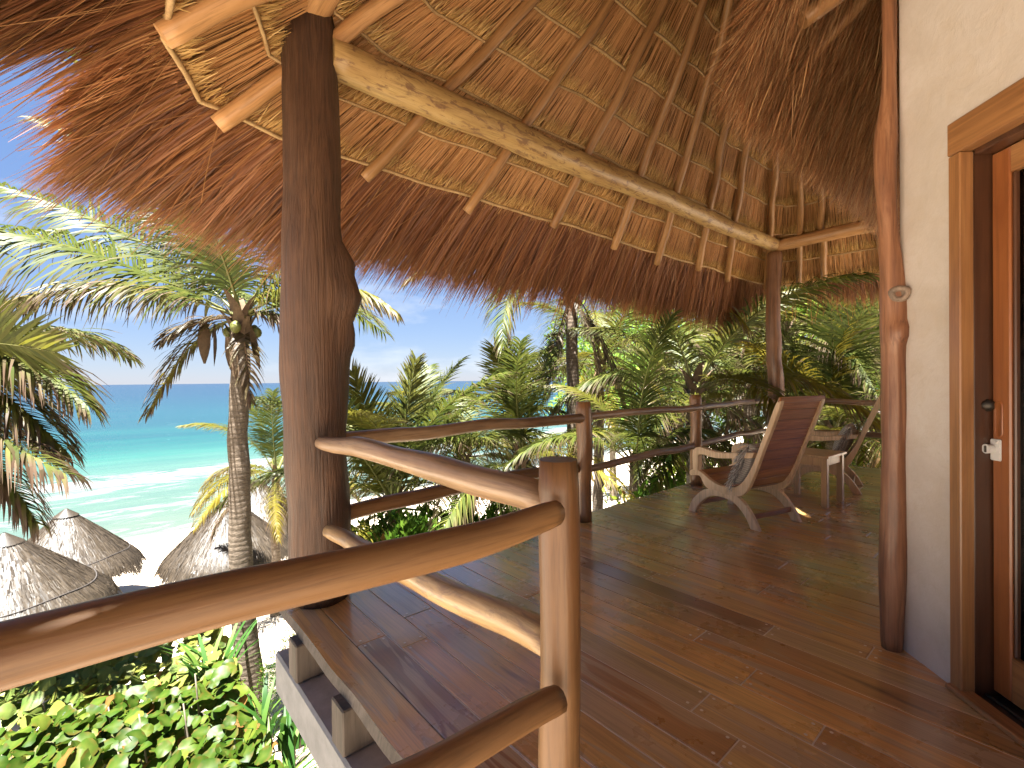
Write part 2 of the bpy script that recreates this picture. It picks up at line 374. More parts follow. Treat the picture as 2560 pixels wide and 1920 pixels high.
M_seag_d = leaf_mat('sea_grape_leaf_dark', [(0, (0.0486, 0.0892, 0.02)), (0.6, (0.0972, 0.1364, 0.03)), (1, (0.1783, 0.1889, 0.0334))], .3, .12)
M_bush = leaf_mat('shrub_leaf', [(0, (0.0304, 0.0797, 0.0076)), (0.5, (0.0607, 0.129, 0.0129)), (1, (0.1138, 0.1822, 0.0213))], .4, .08)
M_bush_y = leaf_mat('yellow_green_leaf', [(0, (0.066, 0.1031, 0.0083)), (0.5, (0.1155, 0.1609, 0.0149)), (1, (0.198, 0.2228, 0.0289))], .45, .05)
M_jung = leaf_mat('dense_tree_leaf', [(0, (0.0482, 0.1096, 0.0185)), (0.5, (0.1206, 0.2195, 0.0329)), (1, (0.2736, 0.351, 0.0593))], .4, .06)
M_blade = leaf_mat('blade_leaf', [(0, (0.015, 0.055, 0.01)), (0.5, (0.035, 0.09, 0.015)), (1, (0.1, 0.16, 0.03))], .35, .1)
M_stem = simple('grey_twig_bark', (.16, .133, .10), .9, 30, .4)

# ------------------------------------------------------------------ ground, sea
TV = [-60, 1, 3.5, 8, 12, 20, 27.5, 31, 40, 90]; TZ = [-3.0, -3.15, -3.3, -4.0, -4.7, -5.35, -5.92, -6.2, -7, -9]
def ground_z(u, v):
    return float(np.interp(v, TV, TZ)) + .10 * mnoise.noise((u * .25, v * .25, 3)) * (1 if v < 26 else .3)
SEA = -6.0
def grid_mesh(name, us, vs, zf):
    U, V = np.meshgrid(us, vs); Z = np.array([[zf(u, v) for u in us] for v in vs])
    P = np.stack([U, V, Z], -1).reshape(-1, 3); nu, nv = len(us), len(vs)
    i = (np.arange(nv - 1)[:, None] * nu + np.arange(nu - 1)[None, :]).ravel()
    return mesh_np(name, P, np.stack([i, i + 1, i + 1 + nu, i + nu], -1), True)
def sand_mat():
    s = NT('beach_sand'); w = s.world(); n1 = s.noise(w, .35, 6); n2 = s.noise(w, 3.2, 6, .65); n3 = s.noise(w, 30, 4)
    c = s.ramp(n1, [(.3, (.47, .40, .315)), (.7, (.54, .465, .37))]); c = s.mix(s.ramp(n2, [(.3, .3), (.55, 0)]), c, (.38, .32, .25))
    sx = s.n('ShaderNodeSeparateXYZ'); s.l(w, sx.inputs[0])
    wet = s.ramp(s.math('ADD', s.math('MULTIPLY', sx.outputs[1], 1 / 60.), s.math('MULTIPLY', n1, .03)), [(.448, 0), (.475, .75)])
    c = s.mix(wet, c, (.33, .275, .21))
    dark = s.ramp(s.math('ADD', s.math('MULTIPLY', sx.outputs[1], .05), s.math('MULTIPLY', n2, .25)), [(.30, .45), (.5, 0)])
    c = s.mix(dark, c, (.16, .12, .08))
    return s.pbr(c, .9, s.bump(s.math('ADD', n2, s.math('MULTIPLY', n3, .15)), .6, .09), .2)
us = np.concatenate([[-2500, -900, -300, -120, -60], np.arange(-36, 64, 1.2), [70, 90, 130, 300, 900, 2500]])
vs = np.concatenate([[-2500, -600, -150, -60, -20, -8], np.arange(-3, 34, .8), [38, 50, 90]])
link('beach_sand', grid_mesh('beach_sand', us, vs, ground_z), sand_mat(), kind='structure')
def sea_mat():
    s = NT('sea_water'); w = s.world(); sx = s.n('ShaderNodeSeparateXYZ'); s.l(w, sx.inputs[0]); V = sx.outputs[1]
    nb = s.noise(s.world((.03, .09, 0)), 1.0, 5, .6)
    Vn = s.math('ADD', V, s.math('MULTIPLY', s.math('SUBTRACT', nb, .5), s.math('MULTIPLY', V, .22)))
    fac = s.math('DIVIDE', s.math('LOGARITHM', s.math('MAXIMUM', s.math('DIVIDE', Vn, 27.0), 1.0), 2.718), 5.2)
    c = s.ramp(fac, [(0, (0.0577, 0.0754, 0.0567)), (0.05, (0.0511, 0.0808, 0.0626)), (0.125, (0.0391, 0.0819, 0.0646)), (0.155, (0.0149, 0.0668, 0.0558)), (0.2, (0.006, 0.0452, 0.045)), (0.31, (0.0037, 0.0301, 0.0401)), (0.5, (0.0026, 0.0184, 0.0333)), (1, (0.0019, 0.0108, 0.0283))])
    pn = s.noise(s.world((.012, .05, 0)), 1.0, 6, .62, .4)
    c = s.mix(s.ramp(pn, [(.42, .55), (.58, 0)]), c, s.mix(.55, c, (.002, .014, .03)))
    pn2 = s.noise(s.world((.10, .55, 0)), 1.0, 5, .65, .3)
    c = s.mix(s.ramp(pn2, [(.35, .3), (.6, 0)]), c, s.mix(.5, c, (.004, .026, .036)))
    # foam: breakers and the wash on the shore
    fn = s.noise(s.world((.22, .75, 0)), 1.0, 9, .72, .8); fl = s.noise(s.world((.035, .05, 0)), 1.0, 4, .5)
    Vf = s.math('ADD', V, s.math('MULTIPLY', s.math('SUBTRACT', fl, .5), 14.0))
    env = s.ramp(s.math('DIVIDE', Vf, 100.0), [(.27, .26), (.30, .16), (.335, .08), (.36, .21), (.38, .10), (.40, .14), (.435, .245), (.46, .285), (.485, .20), (.505, .02), (.55, 0.0), (.60, 0), (1, 0)])
    foam = s.ramp(s.math('ADD', s.math('SUBTRACT', fn, .60), env), [(.06, 0), (.16, .92)])
    c = s.mix(foam, c, (.088, .092, .092))
    wc = s.noise(s.world((.06, .35, 0)), 1.0, 6, .7); c = s.mix(s.ramp(wc, [(.745, 0), (.775, .7)]), c, (.095, .10, .105))
    b1 = s.noise(s.world((.7, 1.7, 0)), 1.0, 6, .65); b2 = s.noise(s.world((.06, .3, 0)), 1.0, 4)
    return s.pbr(c, s.math('ADD', s.math('MULTIPLY', foam, .4), .22), s.bump(s.math('ADD', b1, s.math('MULTIPLY', b2, 2.0)), .5, .35), .16)
def sea_z(u, v):
    if v > 95: return SEA
    a = .30 * math.exp(-((v - 48.5 - 2.5 * mnoise.noise((u * .06, 1, 2))) / 1.6) ** 2) * max(0, .55 + 1.2 * mnoise.noise((u * .07, 5, 5)))
    a += .16 * math.exp(-((v - 39 - 2 * mnoise.noise((u * .08, 7, 2))) / 1.4) ** 2) * max(0, .5 + 1.2 * mnoise.noise((u * .09, 2, 5)))
    return SEA + a + .05 * mnoise.noise((u * .15, v * .4, 0))
us = np.concatenate([[-15000, -4000, -1000, -300, -120], np.arange(-60, 121, 1.5), [160, 300, 1000, 4000, 15000]])
vs = np.concatenate([np.arange(25, 60, .5), np.arange(60, 97, 2), [120, 200, 500, 2000, 6000, 20000]])
link('sea', grid_mesh('sea', us, vs, sea_z), sea_mat(), kind='structure')

# ------------------------------------------------------------------ deck
UL, VF, UR = .72, 2.90, 7.95
deck = empty('deck', (0, 0, 0), kind='structure')
def vmin(u): return min(.28, u - 2.62)
nails = bmesh.new()
plank_count = 0
u = UL + .155
rows = []
while u < UR:
    wd = random.uniform(.135, .19); rows.append((u, min(u + wd, UR))); u += wd
# outer live-edge board
def live_edge():
    n = 60; V = []; Fc = []
    for i in range(n + 1):
        v = -1.9 + (VF + 1.9) * i / n
        e = UL + .008 * math.sin(v * 2.3 + .4) + .010 * mnoise.noise((v * 3, 4, 0)) - (.03 if v > 2.4 else 0) * (v - 2.4)
        for z in (0, -.042):
            V.append((e + (.012 if z == 0 else 0), v, z)); V.append((UL + .152, v, z))
    for i in range(n):
        a = i * 4; b = a + 4
        Fc += [(a, a + 1, b + 1, b), (a + 2, b + 2, b + 3, a + 3), (a, b, b + 2, a + 2), (a + 1, a + 3, b + 3, b + 1)]
    Fc += [(0, 2, 3, 1), (n * 4, n * 4 + 1, n * 4 + 3, n * 4 + 2)]
    me = bpy.data.meshes.new('deck_plank'); me.from_pydata(V, [], Fc); me.update(); me.materials.append(M_plank); me.materials.append(M_under)
    for q in me.polygons: q.material_index = 0 if abs(q.normal.z) > .9 else 1
    return me
lo = link('deck_plank', live_edge(), M_plank, deck)
for (a, b) in rows:
    v0 = vmin((a + b) / 2); v1 = VF - random.uniform(0, .02); cuts = [v0]
    p = v0 + random.uniform(.3, 2.0)
    while p < v1 - .5: cuts.append(p); p += random.uniform(1.1, 2.4)
    cuts.append(v1)
    for c0, c1 in zip(cuts[:-1], cuts[1:]):
        w = b - a - .0055; L = c1 - c0 - .0055
        o = link('deck_plank', box_mesh('deck_plank', (w, L, .036), .0022), M_plank, deck, ((a + b) / 2, (c0 + c1) / 2, -.018 + random.uniform(-.0009, .0009)))
        o.rotation_euler = (0, random.uniform(-.004, .004), 0)
        plank_count += 1
        for e in (c0 + .028, c1 - .028):
            for q in (a + .03, b - .03):
                bmesh.ops.create_circle(nails, cap_ends=True, segments=8, radius=.0065, matrix=Matrix.Translation((q, e, .0042)))
link('nail', bm_mesh(nails, 'nail'), M_nail, deck, kind='stuff')
link('seam_filler', box_mesh('seam_filler', (UR - UL - .17, 4.9, .02), 0), M_filler, deck, ((UL + UR) / 2 + .08, .44, -.0130))
for i, v in enumerate((2.50, 1.895, 1.29, .68, .07)):
    link('joist', box_mesh('joist', (UR - .68, .125, .185), .006), M_under, deck, ((UR + .68) / 2, v, -.137))
link('concrete_beam', box_mesh('concrete_beam', (.30, 5.0, .22), .012), M_conc, deck, (.83, .33, -.345))
link('concrete_beam', box_mesh('concrete_beam', (.30, 5.0, .22), .012), M_conc, deck, (5.2, .33, -.345))
link('concrete_beam', box_mesh('concrete_beam', (UR - 1.02, .26, .22), .012), M_conc, deck, ((UR + 1.02) / 2, 2.69, -.346))
for (x, y) in ((.98, 2.55), (4.3, 2.62), (7.5, 2.62)):
    log('foundation_log', [(x, y, -3.9), (x + .01, y, -1.9), (x, y, -.456)], [.15, .14, .14], M_postw, deck, seed=x)

# ------------------------------------------------------------------ posts, beams
V0 = 2.78
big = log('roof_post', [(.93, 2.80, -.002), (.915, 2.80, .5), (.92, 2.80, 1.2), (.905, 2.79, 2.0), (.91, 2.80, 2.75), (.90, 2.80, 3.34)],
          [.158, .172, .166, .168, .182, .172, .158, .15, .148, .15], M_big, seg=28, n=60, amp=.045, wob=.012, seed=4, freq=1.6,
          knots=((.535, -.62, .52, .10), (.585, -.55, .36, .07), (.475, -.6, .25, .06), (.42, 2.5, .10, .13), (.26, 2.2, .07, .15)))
props(big, 'thick dark brown trunk post at the left end of the deck, burl on its side', 'post')
far = log('roof_post', [(7.60, V0, -.002), (7.60, V0, 1.1), (7.58, V0 + .02, 2.1), (7.60, V0, 3.12)], [.12, .115, .105, .10, .105], M_far, seg=18, n=40, seed=9, amp=.06,
          knots=((.42, -2.2, .25, .06),))
props(far, 'slim dark post at the far corner of the deck behind the near armchair', 'post')
b1 = log('roof_beam', [(.99, V0 - .03, 3.13), (2.6, V0, 3.16), (4.6, V0, 3.19), (6.2, V0, 3.20), (7.72, V0, 3.235)], [.110, .107, .100, .096, .092], M_beam, seg=18, n=60, amp=.035, wob=.014, seed=2)
props(b1, 'long pale mottled log beam along the sea side of the roof, over both posts', 'beam')
b2 = log('roof_beam', [(.865, 3.14, 3.37), (.90, 1.2, 3.42), (.95, -1.2, 3.45)], [.115, .13, .13, .13], M_side, seg=18, n=40, amp=.05, seed=6)
props(b2, 'brown log beam resting on the thick left post, running overhead toward the house', 'beam')
b3 = log('roof_beam', [(7.60, 2.92, 3.22), (7.60, 1.7, 3.23), (7.62, .3, 3.26)], [.085, .09, .09], M_side, seg=14, seed=8)
props(b3, 'short log beam from the far corner post toward the log pillar', 'beam')

# ------------------------------------------------------------------ railings
front = empty('railing', (3.2, V0, 0), label='front log railing along the sea edge of the deck, from thick post to far corner', cat='railing')
log('railing_post', [(3.19, V0 - .03, 0), (3.195, V0 - .03, .5), (3.19, V0 - .03, 1.055)], [.072, .068, .07], M_postw, front, seed=11, knots=((.62, -2.4, .12, .03),))
log('railing_post', [(5.22, V0, 0), (5.21, V0, .6), (5.22, V0, 1.06)], [.072, .066, .068], M_postw, front, seed=12)
def rail(p, r, seed, parent, mat=M_rail2, wob=.010, amp=.07): return log('rail', p, r, mat, parent, seed=seed, wob=wob, amp=amp, seg=12)
rail([(.95, V0, .905), (2.0, V0, .912), (3.25, V0 - .05, .908)], [.05, .044, .042], 21, front, M_rail2, .010)
rail([(.95, V0, .46), (2.1, V0, .50), (3.2, V0, .47)], [.05, .046, .046], 22, front, M_rail)
rail([(3.19, V0, .915), (4.2, V0, .92), (5.28, V0 - .05, .91)], [.036, .036, .038], 23, front, M_rail2)
rail([(3.19, V0, .44), (4.2, V0, .47), (5.22, V0, .46)], [.034, .036, .037], 24, front, M_rail2)
rail([(5.22, V0, .905), (6.4, V0, .925), (7.55, V0, .90)], [.036, .037, .036], 25, front, M_rail2)
rail([(5.22, V0, .47), (6.4, V0, .50), (7.55, V0, .47)], [.036, .037, .036], 26, front, M_rail2)
sider = empty('railing', (.9, 1.8, 0), label='short side railing of two pale logs from the thick post to the near post', cat='railing')
rail([(.86, 2.575, .925), (.85, 2.0, .955), (.862, 1.4, .945), (.875, .86, .935)], [.036, .046, .047, .045], 31, sider, M_rail2, .012)
rail([(.89, 2.565, .45), (.87, 2.0, .49), (.875, 1.4, .535), (.885, .86, .545)], [.036, .046, .047, .046], 32, sider, M_pale, .012)
near = empty('railing', (.85, .84, 0), label='nearest log railing crossing the bottom left, with a flat topped post', cat='railing')
log('railing_post', [(.88, .845, 0), (.878, .845, .5), (.88, .845, 1.045)], [.058, .054, .052, .053], M_rail, near, seg=24, seed=41, amp=.035, wob=.006)
rail([(.815, .79, .931), (.55, .795, .919), (.15, .80, .926), (-.5, .80, .948), (-1.6, .8, .965)], [.032, .037, .038, .038, .038], 42, near, M_rail, .005, .04)
rail([(.815, .79, .478), (.55, .79, .505), (.1, .79, .54), (-.6, .79, .55), (-1.6, .8, .55)], [.033, .035, .035, .035], 43, near, M_rail, .01, .045)
log('railing_post', [(-1.6, .8, -.5), (-1.6, .8, 1.05)], [.055, .055], M_rail, near, seed=44)
rr = empty('railing', (7.6, 1.6, 0), label='far right log railing behind the armchairs, between corner post and house', cat='railing')
rail([(7.60, 2.85, .90), (7.6, 1.8, .915), (7.6, .4, .92)], [.036, .036, .036], 51, rr, M_rail2)
rail([(7.60, 2.85, .47), (7.6, 1.8, .48), (7.6, .4, .50)], [.036, .036, .036], 52, rr, M_rail2)
log('railing_post', [(7.6, .45, 0), (7.6, .45, 1.05)], [.065, .062], M_postw, rr, seed=53)

# ------------------------------------------------------------------ veranda roof
AP = np.array([3.651, 1.129, 5.83]); ZB = 3.41
OUT = []
def arc(cx, cy, r, a0, a1, n=3): return [(cx + r * math.cos(a), cy + r * math.sin(a)) for a in np.linspace(a0, a1, n)]
cr_ = .50; uL, uR, vB = .90, 7.62, -1.6
poly = [(uR, vB)] + arc(uR - cr_, V0 - cr_, cr_, 0, math.pi / 2) + arc(uL + cr_, V0 - cr_, cr_, math.pi / 2, math.pi) + [(uL, vB)]
poly = np.array(poly); seglen = np.r_[0, np.cumsum(np.linalg.norm(np.diff(poly, axis=0), axis=1))]; PER = seglen[-1]
def Lp(s):
    s = np.asarray(s, float)
    return np.stack([np.interp(s, seglen, poly[:, 0]), np.interp(s, seglen, poly[:, 1]), np.full(s.shape, ZB)], -1)
def nout(s):
    e = .07; a = Lp(np.clip(np.asarray(s) + e, 0, PER)); b = Lp(np.clip(np.asarray(s) - e, 0, PER)); t = nrm(a - b)
    d = nrm(Lp(s) - AP); n = nrm(np.cross(t, d)); sg = np.sign(n[..., 2:3] + 1e-9); return n * sg, t, d
def RP(s, k, off=0.0):
    n, t, d = nout(s); k = np.asarray(k)[..., None] if np.ndim(k) else k; off = np.asarray(off)[..., None] if np.ndim(off) else off
    return AP + k * (Lp(s) - AP) + off * n
def s_of(u, v):  # outline parameter nearest to a plan point
    ss = np.linspace(0, PER, 4000); P = Lp(ss); return float(ss[np.argmin((P[:, 0] - u) ** 2 + (P[:, 1] - v) ** 2)])
roof = empty('thatched_roof', (3.65, 1.13, 3.41), label='thatched veranda roof over the deck with log rafters and shaggy eave', cat='roof')
RL = Vector(roof.location)
# opaque outer thatch layer
ns, nk = 240, 16
ss = np.linspace(0, PER, ns); kk = np.linspace(.002, 1.27, nk)
Vt = []
for off in (.05, .17):
    Vt.append(np.stack([RP(ss, np.full(ns, k), np.full(ns, off)) for k in kk]))
Vt = np.concatenate([v.reshape(-1, 3) for v in Vt]); i = (np.arange(nk - 1)[:, None] * ns + np.arange(ns - 1)[None, :]).ravel()
Q = np.stack([i, i + 1, i + 1 + ns, i + ns], -1); Q = np.concatenate([Q, Q + ns * nk])
e1 = (nk - 1) * ns + np.arange(ns - 1); Q = np.concatenate([Q, np.stack([e1, e1 + 1, e1 + 1 + ns * nk, e1 + ns * nk], -1)])
link('thatch_layer', mesh_np('thatch_layer', Vt - np.array(RL), Q, True), M_th_sheet, roof)
# unseen back of the roof over the house: plain sheet added to block skylight
bk = [AP + .04 * (Lp(0.0) - AP)] ; A4 = Vector(AP)
mb = bpy.data.meshes.new('back_roof_light_block'); pa = Lp(0.0); pb = Lp(PER)
mb.from_pydata([tuple(Vector(p) - RL) for p in (AP + np.array([0, 0, .1]), pa + np.array([0, 0, .1]), pb + np.array([0, 0, .1]), AP + np.array([0, 0, .22]), pa + np.array([0, 0, .22]), pb + np.array([0, 0, .22]))], [], [(0, 1, 2), (3, 5, 4), (0, 3, 4, 1), (1, 4, 5, 2), (2, 5, 3, 0)])
link('back_roof_light_block', mb, M_th_sheet, roof)
# rafters
def rafter_at(s, k0, k1, r, seed, mat=M_raft, flat=False, bend=0):
    p = [Vector(RP(np.array(s), k, -.055)) for k in (k1, k1 * .66 + k0 * .34, k1 * .33 + k0 * .67, k0)]
    if bend: p[0].z -= bend
    return log('rafter', p, [r, r * .98, r * .95, r * .9], mat, roof, seed=seed, wob=.018, amp=.06, seg=12)
ends = [(1.42, 3.23), (2.31, 3.24), (3.27, 3.24), (4.25, 3.25), (5.10, 3.23), (6.09, 3.25), (6.94, 3.24)]
for i, (eu, ev) in enumerate(ends):
    L = AP[:2] + (np.array([eu, V0 + (ev - 3.24)]) * 0 + np.array([eu - AP[0], ev - AP[1]])) / ((ev - AP[1]) / (V0 - AP[1]))
    rafter_at(s_of(*L), .12, 1.285 + .015 * math.sin(i * 2.1), .041, 60 + i)
c1 = s_of(uR - .12, V0 - .12)
rafter_at(c1 + .25, .12, 1.27, .043, 70); rafter_at(c1 - .22, .12, 1.25, .043, 71)
for j, v in enumerate((2.16, 1.55, .9, .2)): rafter_at(s_of(uR, v), .12, 1.24, .045, 72 + j)
c2 = s_of(uL + .12, V0 - .12)
rafter_at(c2 - .10, .12, 1.27, .05, 80, M_side, bend=.03)
for j, v in enumerate((2.18, 1.45, .7, -.1)): rafter_at(s_of(uL, v), .12, 1.27, .052, 81 + j, M_side)
# battens and thatch courses
KP = [1.255 - .1155 * i for i in range(10)]
s0, s1 = .9, PER - .9
for i, k in enumerate(KP):
    n = int((s1 - s0) / .06); sv = np.linspace(s0, s1, n)
    # one batten per stretch between corners
    cuts = [s0, c1, c2, s1]; 
    for a, b in zip(cuts[:-1], cuts[1:]):
        m_ = max(10, int((b - a) * k / .06)); sv = np.linspace(a, b, m_); jk = k + .006 * wav(sv, i * 7 + int(a * 10), 3.1)
        P = RP(sv, jk, -.022 + .006 * wav(sv, i + 3, 5.0)); nn_, tt, dd = nout(sv)
        V = []; Q = []; sg = 7
        for x in range(m_):
            rr_ = (.011 if i else .014) * (1 + .10 * math.sin(x * 2.7))
            for y in range(sg):
                th = y / sg * 6.2832; V.append(P[x] + rr_ * (math.cos(th) * nn_[x] + math.sin(th) * dd[x]))
        for x in range(m_ - 1):
            for y in range(sg):
                q0 = x * sg + y; q1 = x * sg + (y + 1) % sg; Q.append((q0, q1, q1 + sg, q0 + sg))
        link('batten', mesh_np('batten', np.array(V) - np.array(RL), np.array(Q), True), M_purl, roof)
body = Acc(); fluff = Acc(); fringe = Acc()
def jit(n, a): return rng.normal(0, a, n)
for i in range(1, len(KP)):
    k_top, k_bot = KP[i], KP[i - 1]; Lm = (s1 - s0) * (k_top + k_bot) / 2
    n = int(Lm / .0030); s = rng.uniform(s0, s1, n); tn = rng.beta(3.5, 3.5, n) * .7 + .15 + .10 * wav(s, i, 9.0) 
    ds = jit(n, .012); mm = 3; f = np.linspace(0, 1, mm)[None, :]
    st = s[:, None] + ds[:, None] * f; kt = (k_top + jit(n, .004)[:, None]) * (1 - f) + (k_bot + .012 + np.abs(jit(n, .01))[:, None]) * f
    lay = rng.uniform(0, .014, n)[:, None]; off = -.004 + lay + .032 * f + .010 * (f - .5) ** 2 * rng.normal(0, 1, n)[:, None]
    P = np.stack([RP(st[:, j], kt[:, j], off[:, j]) for j in range(mm)], 1); nn_, tt, dd = nout(s)
    S = nrm(tt[:, None, :] + nn_[:, None, :] * rng.normal(0, .5, n)[:, None, None]) * np.ones((1, mm, 1))
    W = (rng.uniform(.0028, .0062, n)[:, None]) * np.array([1, 1, .8])[None, :]
    T = np.zeros((n, mm, 3)); T[..., 0] = np.clip(tn, 0, 1)[:, None]
    body.add(*ribbons(P, S, W, T))
for i in range(0, len(KP)):
    k0 = KP[i]; n = int((s1 - s0) * k0 / .0030); s = rng.uniform(s0, s1, n); mm = 3; f = np.linspace(0, 1, mm)[None, :]
    ln = (.040 + .010 * wav(s, i + 50, 4.0)) * rng.uniform(.35, 1.2, n)
    kt = (k0 + .001) - ln[:, None] * f; st = s[:, None] + jit(n, .022)[:, None] * f
    off = .004 - rng.uniform(0, .016, n)[:, None] - rng.uniform(-.012, .042, n)[:, None] * f ** 1.4
    P = np.stack([RP(st[:, j], kt[:, j], off[:, j]) for j in range(mm)], 1); nn_, tt, dd = nout(s)
    S = nrm(tt[:, None, :] + nn_[:, None, :] * rng.normal(0, .6, n)[:, None, None]) * np.ones((1, mm, 1))
    W = rng.uniform(.004, .008, n)[:, None] * np.array([1, .9, .35])[None, :]
    T = np.zeros((n, mm, 3)); T[..., 0] = rng.uniform(.1, 1, n)[:, None]; T[..., 1] = (np.clip(.5 + .8 * wav(s, i + 90, 2.0), 0, 1) * rng.uniform(0, 1, n))[:, None] * f ** 2
    fluff.add(*ribbons(P, S, W, T))
# eave fringe: long straw hanging past the last batten
def cornerness(s): return np.exp(-((s - c1) / .33) ** 2), np.exp(-((s - c2) / .5) ** 2)
for layer in range(8):
    n = int((s1 - s0) * 1.35 / .0034); s = np.concatenate([rng.uniform(s0, s1, n - n // 6), rng.normal(c2, .35, n // 6)])
    g1, g2 = cornerness(s)
    clump = np.round(s / .085) * .085 + .02 * wav(np.round(s / .085), 5, 1.3)
    ct = rng.normal(0, 1, 400)[(np.round(s / .085).astype(int)) % 400]
    ktip = 1.485 + .022 * ct + .024 * wav(s, 12, 2.2) + rng.normal(0, .028, n) - .19 * g1 - .085 * g2 - (s < c1) * .11 + .03 * (s < c2) * (s > c1 + .6) - .19 * np.exp(-((s - c2 - .30) / .15) ** 2) - .045 * (s > c2 + .4) + np.clip(s - c2 - .95, 0, 1.2) * .30  # left eave lengthened out of view to keep sun off the near rail
    ktip = ktip + .022 - .05 * np.clip(np.abs(s - np.round(s / .085) * .085) / .0425, 0, 1)
    kst = 1.262 + rng.uniform(-.03, .012, n); mm = 5; f = np.linspace(0, 1, mm)[None, :]
    kt = kst[:, None] + (ktip - kst)[:, None] * f
    st = s[:, None] + (jit(n, .025)[:, None] + (clump - s)[:, None] * .7) * f ** 1.3
    base = rng.uniform(.0, .05, n) + layer * .024; off = base[:, None] + .05 * f
    P = np.stack([RP(st[:, j], kt[:, j], off[:, j]) for j in range(mm)], 1)
    P[:, :, 2] -= (rng.uniform(.02, .10, n)[:, None]) * f ** 2
    nn_, tt, dd = nout(s)
    S = nrm(tt[:, None, :] + nn_[:, None, :] * rng.normal(0, .5, n)[:, None, None]) * np.ones((1, mm, 1))
    W = rng.uniform(.004, .0105, n)[:, None] * np.array([1, 1, .95, .75, .22])[None, :]
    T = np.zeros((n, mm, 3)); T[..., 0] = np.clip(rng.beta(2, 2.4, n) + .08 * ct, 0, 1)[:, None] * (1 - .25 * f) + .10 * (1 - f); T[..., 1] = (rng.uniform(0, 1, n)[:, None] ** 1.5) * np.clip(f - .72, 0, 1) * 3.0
    fringe.add(*ribbons(P, S, W, T))
# a few stray straws
n = 420; s = rng.uniform(s0, s1, n); mm = 4; f = np.linspace(0, 1, mm)[None, :]
kt = 1.22 + rng.uniform(-.05, .12, n)[:, None] + rng.uniform(.05, .2, n)[:, None] * f; st = s[:, None] + rng.normal(0, .16, n)[:, None] * f
P = np.stack([RP(st[:, j], kt[:, j], np.full(n, -.012)) for j in range(mm)], 1); P[:, :, 2] -= rng.uniform(0, .08, n)[:, None] * f ** 2
nn_, tt, dd = nout(s); T = np.zeros((n, mm, 3)); T[..., 0] = rng.uniform(.5, 1, n)[:, None]
fringe.add(*ribbons(P, tt[:, None, :] * np.ones((1, mm, 1)), np.full((n, mm), .0045), T))
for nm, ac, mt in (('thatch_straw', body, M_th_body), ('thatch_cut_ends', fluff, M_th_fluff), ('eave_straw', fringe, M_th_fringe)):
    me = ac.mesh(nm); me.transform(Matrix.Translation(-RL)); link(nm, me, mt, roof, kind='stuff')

# ------------------------------------------------------------------ the house: wall, door, eave
WC = Vector((2.752, .475, 0)); WD = Vector((-1, -1, 0)).normalized(); WN = Vector((-1, 1, 0)).normalized()
house = empty('beach_house', (2.752, .475, 0), label='cream plastered house with timber sliding door and shaggy thatch eave at the right', cat='house')
ROT = Matrix(((WD.x, WN.x, 0, 0), (WD.y, WN.y, 0, 0), (0, 0, 1, 0), (0, 0, 0, 1)))  # local x along the wall, y out of it
def hbox(name, x0, x1, y0, y1, z0, z1, mat, parent=house, bev=.004, **k):
    me = box_mesh(name, (x1 - x0, y1 - y0, z1 - z0), bev)
    o = link(name, me, mat, parent, **k)
    mt = ROT @ Matrix.Translation(((x0 + x1) / 2, (y0 + y1) / 2, (z0 + z1) / 2))
    if parent is not house: mt = (ROT @ Matrix.Translation(Vector(parent['c']))).inverted() @ mt
    o.matrix_local = mt; o['c'] = ((x0 + x1) / 2, (y0 + y1) / 2, (z0 + z1) / 2)
    return o
DW0, DW1, DH = .278, 2.35, 2.20
def wall_mesh():
    bm = bmesh.new()
    def wb(x0, x1, y0, y1, z0, z1):
        box_bm(bm, ((x0 + x1) / 2, (y0 + y1) / 2, (z0 + z1) / 2), (x1 - x0, y1 - y0, z1 - z0))
    wb(0, DW0, -.22, 0, -.01, 3.6); wb(DW0, DW1, -.22, 0, DH, 3.6); wb(DW1, 3.2, -.22, 0, -.01, 3.6)
    bm.transform(ROT)
    for (x0, y0, x1, y1) in ((.0, -.0, 2.4, 0), (2.4, 0, 4.1, -1.7)):
        a = Vector((x0, y0, 0)); b = Vector((x1, y1, 0)); d = (b - a); L = d.length; ang = math.atan2(d.y, d.x)
        mt = Matrix.Translation(a) @ Matrix.Rotation(ang, 4, 'Z')
        bmesh.ops.create_cube(bm, size=1, matrix=mt @ Matrix.Translation((L / 2, -.11, 1.795)) @ Matrix.Diagonal((L, .22, 3.61, 1)))
    return bm_mesh(bm, 'wall')
link('wall', wall_mesh(), M_plaster, house)
hbox('plaster_edge', DW0 - .028, DW0 - .001, -.05, .006, .0, DH + .03, M_plaster, bev=.005)
fx = DW0
hbox('door_frame', fx, fx + .054, -.036, .016, 0, 2.116, M_trim)
hbox('door_frame', fx, DW1, -.036, .020, 2.118, 2.245, M_trimh)
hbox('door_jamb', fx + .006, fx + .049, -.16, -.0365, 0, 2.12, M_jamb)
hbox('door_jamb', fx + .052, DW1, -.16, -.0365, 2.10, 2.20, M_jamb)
hbox('door_threshold', fx, DW1, -.03, .035, .001, .022, M_trimh)
hbox('door_track', fx + .06, DW1, -.20, -.031, .001, .014, M_track)
hbox('door_track', fx + .06, DW1, -.070, -.062, .014, .024, M_bronze)
door = hbox('sliding_door', fx + .052, fx + .124, -.145, -.100, .03, 2.098, M_stile, bev=.005)
hbox('door_rail', fx + .1245, DW1 - .1, -.145, -.100, .03, .20, M_trimh, door)
hbox('door_rail', fx + .1245, DW1 - .1, -.145, -.100, 2.0, 2.098, M_trimh, door)
hbox('glazing_bead', fx + .1245, fx + .138, -.141, -.106, .2005, 1.9995, M_jamb, door)
hbox('pane', fx + .1382, DW1 - .1, -.126, -.121, .2005, 1.9995, M_glass, door, 0)
